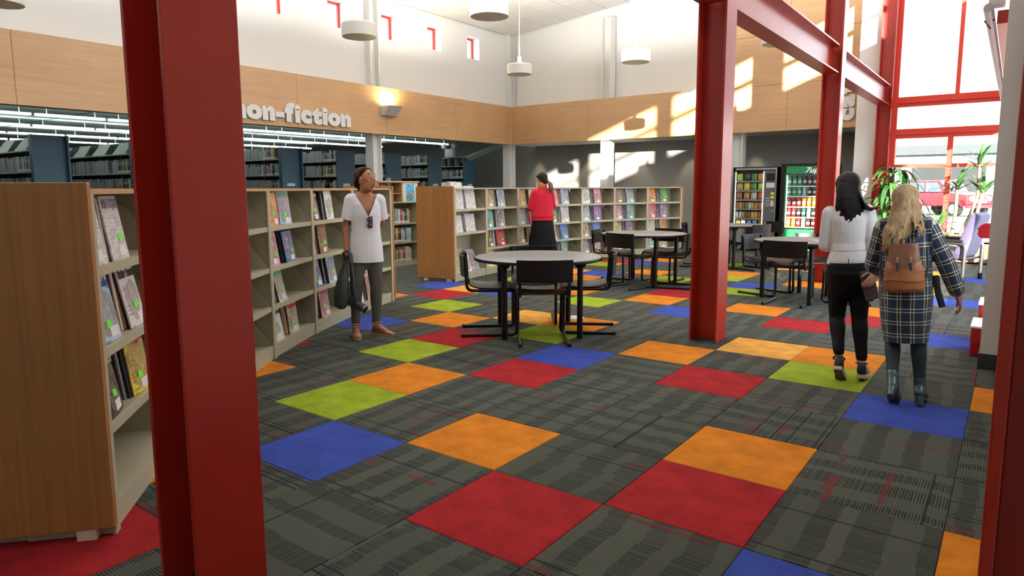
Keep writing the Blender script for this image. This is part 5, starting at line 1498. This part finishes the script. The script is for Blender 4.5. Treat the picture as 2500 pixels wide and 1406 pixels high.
H3 = V3(J3['head']); h3 = lambda x, y, z: H3+Q3 @ V3((x, y, z))
BLZ = mat('white_suiting', (.78,.77,.76), .8, bump=(9, .3, (1.2,1.2,1.2)))
mb = MB(); mb.loft([(0,0,.93,.166,.130),(0,-.005,.96,.160,.130),(0,-.004,1.04,.134,.112),(0,0,1.10,.126,.104),(0,.0,1.20,.136,.110),(0,-.004,1.29,.146,.110),(0,-.008,1.35,.140,.088),(0,-.012,1.39,.10,.068),(0,-.012,1.42,.075,.062)], 28)
mb.cap((-.135,-.008,1.345), .046, (.135,-.008,1.345), .046)
arm(mb, J3['sh_r'], J3['el_r'], J3['wr_r'], .014); arm(mb, J3['sh_l'], J3['el_l'], J3['wr_l'], .016)
bz = fuse('blazer', mb, BLZ, w3, .007, 3, lambda p: p.z < .945 and (abs(p.x) < .142) or (abs(p.x+.012) < .003 and p.z < .985 and p.y < -.05), [((0,0,.945),(0,0,1)), ((-.009,0,0),(1,0,0)), ((-.015,0,0),(1,0,0))])
mb = MB(); mb.tube([(.134*math.cos(a), -.003+.1135*math.sin(a), 1.045) for a in [math.pi+math.pi*k/20 for k in range(21)]], .0025, 5); mb.build('waist_seam', mat('seam_grey', (.5,.5,.5), .8), bz)
BLT = mat('black_trouser', (.0045,.0045,.005), .75, spec=.2, bump=(26, .25))
mb = MB(); mb.loft([(0,-.006,.66,.10,.06),(0,-.010,.74,.132,.095),(0,-.014,.85,.164,.134),(0,-.012,.92,.162,.128),(0,0,1.0,.135,.105)], 24)
leg(mb, J3['hip_r'], J3['kn_r'], V3(J3['an_r'])+V3((0,.008,.06)), 1.0, .010); leg(mb, J3['hip_l'], J3['kn_l'], V3(J3['an_l'])+V3((0,.02,.07)), 1.0, .010)
fuse('trousers', mb, BLT, w3, .007, 3)
UPP = mat('suede_black', (.02,.02,.022), .75); RAF = mat('raffia', (.55,.44,.30), .85, streak=((6, 6, 120), .3)); SOLE = mat('outsole_brown', (.10,.06,.045), .7)
for s in 'rl':
    he, ba, to, an = (V3(J3[k+'_'+s]) for k in ('he', 'ba', 'to', 'an'))
    up = (an-(he+ba)/2); d = (to-he).normalized(); q = d.cross(V3((0,0,1))).normalized(); nrm = q.cross(d).normalized()
    if nrm.z < 0: nrm = -nrm
    Tm = Matrix.Translation(he-nrm*.030) @ Matrix((q, d, nrm)).transposed().to_4x4()
    L_ = (to-he).length
    out = [(-.028,-.03),(.028,-.03),(.034,.0),(.034,L_*.4),(.042,L_*.75),(.036,L_*1.0),(.0,L_+.03),(-.036,L_),(-.042,L_*.75),(-.034,L_*.4),(-.034,0)]
    sh = MB().prism(out, -.028, .004, Tm).build('wedge_sole', RAF, w3, bevel=.004)
    MB().prism([(x*.92, y*.97) for x, y in out], -.033, -.028, Tm).build('outsole', SOLE, sh)
    mb = MB(); mb.chain([he, he+nrm*.03], [.037, .034]); mb.chain([he, he.lerp(ba, .45)], [.035, .030]); fuse('heel_cup', mb, UPP, w3, .006, 2, lambda p, an=an, nrm=nrm, he=he: (p-he).dot(nrm) < -.028)
    mb = MB(); mb.chain([ba.lerp(to, .2), to], [.040, .028]); fuse('toe_cap', mb, UPP, w3, .006, 2)
    MB().tube([an+q*(.042*math.cos(a))+d*(.042*math.sin(a))+V3((0,0,.012)) for a in [2*math.pi*k/16 for k in range(17)]], .006, 6).build('ankle_strap', UPP, w3, smooth=60)
HAIR3 = mat('hair_espresso', (.0075,.004,.004), .45, spec=.25, streak=((30, 30, 12), .5), bump=(40, .6, (4, 4, .5)))
mb = MB(); mb.ball(h3(0,-.02,.036), (.088,.105,.094), 18, 14, Q3)
mb.loft([(-.0,-.055,1.27,.05,.03),(.01,-.06,1.31,.075,.042),(.01,-.055,1.38,.088,.06),(.0,-.04,1.46,.092,.082),(-.005,-.01,1.54,.086,.095)], 20)
cv = []
for k in range(70):
    a = rp.uniform(-.6, math.pi+.6); x = .085*math.cos(a); y = -.035-.072*abs(math.sin(a))
    z1 = rp.uniform(1.24, 1.32)
    cv.append([(x*.8+.0, y*.8, 1.57), (x*1.04, y*1.04, 1.46), (x*1.08+rp.uniform(-.01,.02), y*1.1, 1.38), (x*.95+rp.uniform(-.02,.03), y*1.05, z1+.03), (x*.85+rp.uniform(-.03,.03), y*.98+rp.uniform(-.01,.02), z1)])
for k in range(26):
    y0 = rp.uniform(-.10,-.02); cv.append([(.06,y0,1.50), (.095,y0-.01,1.42), (.115,y0-.015,rp.uniform(1.36,1.40)), (.15,y0-.02,rp.uniform(1.345,1.375)), (.165+rp.uniform(0,.055),y0-.025,rp.uniform(1.35,1.385))])
strands(mb, cv, .012)
fuse('hair', mb, HAIR3, w3, .0065, 1)
g = held(w3, 'clutch_bag', 'brown leather clutch held beside black trousers', 'bag', (.132, -.120, .770))
CLT = mat('taupe_leather', (.085,.052,.045), .5, bump=(80, .15))
cb = MB().cbox((0,0,0), (.10,.03,.235), (0, R(-13), R(8))).build('pouch', CLT, g, bevel=.008)
MB().cbox((-.012,-.017,.02), (.062,.008,.19), (0, R(-13), R(8))).build('flap', mat('taupe_leather_dark', (.065,.04,.036), .5), g, bevel=.003)

# ---------------------------------------------------------------- woman in plaid coat
J4 = dict(BASE, kn_r=(.085,.02,.47), an_r=(.095,-.02,.125), he_r=(.095,-.065,.09), ba_r=(.105,.07,.04), to_r=(.108,.12,.032),
          kn_l=(-.085,.06,.465), an_l=(-.085,-.13,.19), he_l=(-.085,-.17,.155), ba_l=(-.075,-.10,.055), to_l=(-.07,-.07,.035),
          el_r=(.250,-.01,1.08), wr_r=(.335,.0,.83), el_l=(-.215,.04,1.05), wr_l=(-.12,.20,.97), head=(.005,.01,1.53))
Q4 = rotm(-22, -6, 0)
TIGHT = mat('teal_tights', (.011,.022,.029), .7, noise=(300, .25))
w4 = make_person('person with long blond hair in a navy plaid coat walking away', (1.488, 3.02), (-.12, .99), .84, J4, Q4, skin_mat('skin_tan', (.30,.15,.10)), lean=-3.4, hands=[((.335,.0,.83), (.18,.05,-1), (-1,.1,.2), (0,1,-.2), 22), ((-.12,.20,.97), (.3,.9,.1), (0,0,-1), (1,0,0), 20)])
H4 = V3(J4['head']); h4 = lambda x, y, z: H4+Q4 @ V3((x, y, z))
def plaid():
    m = bpy.data.materials.new('navy_plaid_wool'); m.use_nodes = True
    N = m.node_tree.nodes; L = m.node_tree.links; b = N['Principled BSDF']; b.inputs['Roughness'].default_value = .95; b.inputs['Sheen Weight'].default_value = .25
    tc = N.new('ShaderNodeTexCoord'); at = N.new('ShaderNodeAttribute'); at.attribute_name = 'cloth'
    sp = N.new('ShaderNodeSeparateXYZ'); L.new(at.outputs['Vector'], sp.inputs[0])
    ns = N.new('ShaderNodeTexNoise'); ns.inputs['Scale'].default_value = 5; L.new(tc.outputs['Object'], ns.inputs['Vector'])
    def M(op, a, bb=None):
        n = N.new('ShaderNodeMath'); n.operation = op
        for i, q in enumerate((a, bb)):
            if q is None: continue
            if isinstance(q, (int, float)): n.inputs[i].default_value = q
            else: L.new(q, n.inputs[i])
        return n.outputs[0]
    wob = M('MULTIPLY', M('SUBTRACT', ns.outputs['Fac'], .5), .022)
    def lines(c):
        f = M('FRACT', M('MULTIPLY', M('ADD', c, wob), 1/.097))
        a = M('LESS_THAN', M('ABSOLUTE', M('SUBTRACT', f, .37)), .038); d = M('LESS_THAN', M('ABSOLUTE', M('SUBTRACT', f, .61)), .038)
        return M('MAXIMUM', a, d), M('LESS_THAN', M('ABSOLUTE', M('SUBTRACT', f, .49)), .13)
    lx, bx_ = lines(sp.outputs[0]); lz, bz_ = lines(sp.outputs[2])
    both = M('ADD', M('MULTIPLY', lx, .42), M('MULTIPLY', lz, .42))
    fine = N.new('ShaderNodeTexNoise'); fine.inputs['Scale'].default_value = 260; L.new(tc.outputs['Object'], fine.inputs['Vector'])
    def mix(f, a, c2):
        mx = N.new('ShaderNodeMix'); mx.data_type = 'RGBA'; L.new(f, mx.inputs[0])
        for i, q in ((6, a), (7, c2)):
            if isinstance(q, tuple): mx.inputs[i].default_value = q
            else: L.new(q, mx.inputs[i])
        return mx.outputs[2]
    base = mix(M('MULTIPLY', M('MAXIMUM', bx_, bz_), .8), (.006,.020,.048,1), (.006,.012,.014,1))
    col = mix(M('MULTIPLY', both, M('ADD', .55, M('MULTIPLY', fine.outputs['Fac'], .9))), base, (.80,.74,.58,1))
    L.new(col, b.inputs['Base Color'])
    bp = N.new('ShaderNodeBump'); bp.inputs['Strength'].default_value = .4; bp.inputs['Distance'].default_value = .004; L.new(fine.outputs['Fac'], bp.inputs['Height']); L.new(bp.outputs[0], b.inputs['Normal'])
    return m
mb = MB(); mb.loft([(0,0,.44,.150,.125),(0,0,.50,.154,.128),(0,-.004,.62,.168,.138),(0,-.006,.78,.180,.146),(0,-.006,.92,.180,.148),(0,-.004,1.05,.170,.140),(0,-.004,1.18,.166,.134),(0,-.006,1.28,.160,.122),(0,-.008,1.345,.140,.096),(0,-.012,1.39,.10,.075),(0,-.012,1.44,.078,.07)], 32)
arm(mb, J4['sh_r'], J4['el_r'], V3(J4['wr_r'])+V3((-.012,0,.045)), .030); arm(mb, J4['sh_l'], J4['el_l'], J4['wr_l'], .032)
mb.cap(V3(J4['el_r']).lerp(V3(J4['wr_r']), .5), .06, V3(J4['wr_r'])+V3((-.014,0,.04)), .056)
coat = fuse('coat', mb, plaid(), w4, .008, 4, lambda p: p.z < .475 and abs(p.x) < .25, [((0,0,.475),(0,0,1))])
# cloth coordinates follow the tailoring: torso by girth angle, sleeves along their own axis
at = coat.data.attributes.new('cloth', 'FLOAT_VECTOR', 'POINT')
vals = []
segs = {s: [(V3(J4['sh_'+s]), V3(J4['el_'+s])), (V3(J4['el_'+s]), V3(J4['wr_'+s]))] for s in 'rl'}
for v in coat.data.vertices:
    p = v.co; best = None
    side = 'r' if p.x > 0 else 'l'
    if abs(p.x) > .165 and p.z > .72:
        acc = 0
        for a, b in segs[side]:
            d = (b-a); t_ = max(0, min(1, (p-a).dot(d)/d.length_squared)); c = a+d*t_; dist = (p-c).length
            if best is None or dist < best[0]:
                u = d.normalized(); r_ = (p-c)-u*(p-c).dot(u); ref = V3((0,-1,0)); ref = (ref-u*ref.dot(u)).normalized(); s_ = u.cross(ref)
                best = (dist, acc+d.length*t_, math.atan2(r_.dot(s_), r_.dot(ref)))
            acc += d.length
        vals += [best[2]*.075, 0, 1.30-best[1]]
    else:
        vals += [math.atan2(p.x, -p.y)*.165 if p.y > -.02 or abs(p.x) > .12 else p.x*1.12, 0, p.z]
at.data.foreach_set('vector', vals)
HAIR4 = mat('hair_blond', (.40,.26,.125), .42, streak=((60, 60, 10), .55), bump=(50, .7, (5, 5, .45)), noise=(7, .25))
mb = MB(); mb.ball(h4(0,-.02,.036), (.092,.108,.094), 18, 14, Q4)
mb.loft([(-.09,-.115,1.16,.05,.022),(-.08,-.12,1.22,.075,.035),(-.055,-.115,1.30,.092,.048),(-.025,-.09,1.38,.096,.062),(-.005,-.06,1.46,.096,.082),(0,-.02,1.54,.088,.095)], 20)
cv = []
for k in range(95):
    a = rp.uniform(-.3, math.pi+.5); x = .09*math.cos(a); y = -.045-.075*abs(math.sin(a))
    z1 = rp.uniform(1.10, 1.28) if x < .03 else rp.uniform(1.24, 1.33); sx_ = -.06 if x < .03 else .02
    cv.append([(x*.5, y*.9-.01, 1.60), (x*1.05, y*1.08, 1.47), (x*1.06+sx_*.3, y*1.12-.015, 1.38), (x*.98+sx_*.8+rp.uniform(-.012,.012), y*1.05-.055, z1+.07), (x*.92+sx_*1.2+rp.uniform(-.025,.03), y*.95-.05, z1)])
for k in range(16):
    cv.append([(.07, -.06, 1.50), (.088, -.085, 1.42), (.085+rp.uniform(-.01,.03), -.12, 1.36), (.10+rp.uniform(-.03,.05), -.14, rp.uniform(1.26, 1.32))])
strands(mb, cv, .012)
fuse('hair', mb, HAIR4, w4, .006, 1)
mb = MB()
for k in range(3): mb.tube([((.082-.003*k)*math.cos(a)+.01, -.004+.078*math.sin(a), 1.395+.026*k+.008*math.sin(a*2+k)) for a in [2*math.pi*q/24 for q in range(25)]], .019, 8)
fuse('scarf', mb, mat('cream_scarf', (.60,.45,.26), .9, bump=(50, .5)), w4, .007, 2)
BOOT = mat('teal_boot_leather', (.022,.055,.06), .28, noise=(9, .3), coat=.2)
mbt = MB()
for s in 'rl': leg(mbt, V3(J4['hip_'+s])-V3((0,0,.3)), J4['kn_'+s], J4['an_'+s], 1.0, .004)
fuse('tights', mbt, TIGHT, w4, .007, 2, lambda p: p.z > .56)
for s in 'rl':
    he, ba, to, an = (V3(J4[k+'_'+s]) for k in ('he', 'ba', 'to', 'an')); kn = V3(J4['kn_'+s])
    mb = MB(); foot(mb, an, he, ba, to, .010); mb.cap(an, .042, an+(kn-an).normalized()*.055, .045)
    bt_ = fuse('boot', mb, BOOT, w4, .006, 2)
    d = (to-he).normalized(); q = d.cross(V3((0,0,1))).normalized(); nrm = q.cross(d).normalized()
    if nrm.z < 0: nrm = -nrm
    Tm = Matrix.Translation(he) @ Matrix((q, d, nrm)).transposed().to_4x4()
    hl = .085 if s == 'r' else .09
    MB().loft([(0,-.012,-.03-hl*.72,.024,.022),(0,-.012,-.03-hl*.4,.026,.026),(0,-.005,-.02,.034,.036)], 14, Tm).build('heel', BOOT, bt_, smooth=50)
    L_ = (to-he).length
    MB().prism([(-.03,0),(.03,0),(.042,L_*.7),(.03,L_*1.05),(0,L_+.035),(-.03,L_*1.05),(-.042,L_*.7)], -.045, -.036, Tm).build('outsole', SOLE, bt_)
MB().tube([(.19,-.06,.98),(.205,-.03,.86),(.235,-.02,.74)], .022, 8, flat=.35).build('belt_end', mat('belt_dark', (.012,.016,.02), .7), w4)
# leather backpack
g = held(w4, 'backpack', 'tan leather drawstring backpack on the plaid coat', 'backpack', (-.012, -.150, .875))
LEA = mat('tan_leather', (.30,.105,.032), .36, noise=(4, .28), bump=(9, .35, (1, 1, 1)), coat=.15); LEAD = mat('brown_leather', (.17,.065,.032), .42, noise=(7, .2), bump=(14, .3))
mb = MB(); mb.loft([(0,-.055,.0,.150,.055),(0,-.062,.03,.168,.072),(0,-.062,.10,.170,.076),(0,-.055,.20,.155,.07),(0,-.048,.30,.128,.055),(0,-.04,.37,.112,.038),(0,-.036,.395,.106,.030)], 26)
fuse('bag_body', mb, LEA, g, .008, 3)
mb = MB(); mb.tube([(.172*math.cos(a), -.062+.078*math.sin(a), .10+.006*math.cos(a*3)) for a in [math.pi+math.pi*k/24 for k in range(25)]], .003, 6); mb.build('seam', LEAD, g)
# flap: curved sheet over the front
nx, nz = 14, 8; vs = []; fs = []
for lay in (0, 1):
    for j in range(nz+1):
        for i in range(nx+1):
            u, t_ = 2*i/nx-1, j/nz
            low = .215+.045*abs(u)**2.2*1.2-.018*math.exp(-(u*5)**2)
            z = .405+(low-.405)*t_; hw = .112+.018*t_
            yb = -.036-(.034+.045*t_)*math.sqrt(max(0, 1-(u*.93)**2))-.012
            vs.append((u*hw, yb+(.006 if lay == 0 else 0), z))
q_ = (nx+1)*(nz+1)
for j in range(nz):
    for i in range(nx):
        a = j*(nx+1)+i; fs.append((a, a+1, a+nx+2, a+nx+1)); fs.append((q_+a, q_+a+nx+1, q_+a+nx+2, q_+a+1))
for i in range(nx):
    a = nz*(nx+1)+i; fs.append((a, a+1, q_+a+1, q_+a)); fs.append((i, q_+i, q_+i+1, i+1))
for j in range(nz):
    a = j*(nx+1); fs.append((a, a+nx+1, q_+a+nx+1, q_+a)); a += nx; fs.append((a, q_+a, q_+a+nx+1, a+nx+1))
fp = MB().add(vs, fs).build('flap', LEAD, g, smooth=60)
for s in (-1, 1):
    for z in (.285, .262): MB().ball((s*.052, -.118, z), (.0065,.004,.0065)).build('stud', STEEL, fp, smooth=60)
    MB().cbox((s*.052, -.122, .215), (.018,.006,.065), (0, R(s*-5), 0)).build('closing_strap', mat('navy_leather', (.018,.04,.06), .45), fp)
g.scale = tuple(a*b for a, b in zip(g.scale, (.80, .88, .88)))
NV = mat('navy_leather', (.018,.04,.06), .45)
MB().tube([(.085,-.03,.39),(.11,-.02,.46),(.125,.02,.53),(.12,.08,.55)], .013, 6, flat=.35, ref=(1,0,0)).build('shoulder_strap', NV, g)
MB().tube([(-.085,-.03,.39),(-.095,-.02,.46),(-.105,.02,.53),(-.10,.08,.55)], .013, 6, flat=.35, ref=(1,0,0)).build('shoulder_strap', NV, g)
MB().tube([(-.02,-.03,.39),(-.018,-.035,.44),(.018,-.035,.44),(.02,-.03,.39)], .007, 6).build('grab_loop', NV, g)
for s in (-1, 1): MB().tube([(s*.16,-.01,.05),(s*.19,.02,.2),(s*.185,.05,.36)], .011, 6, flat=.35).build('side_strap', NV, g)
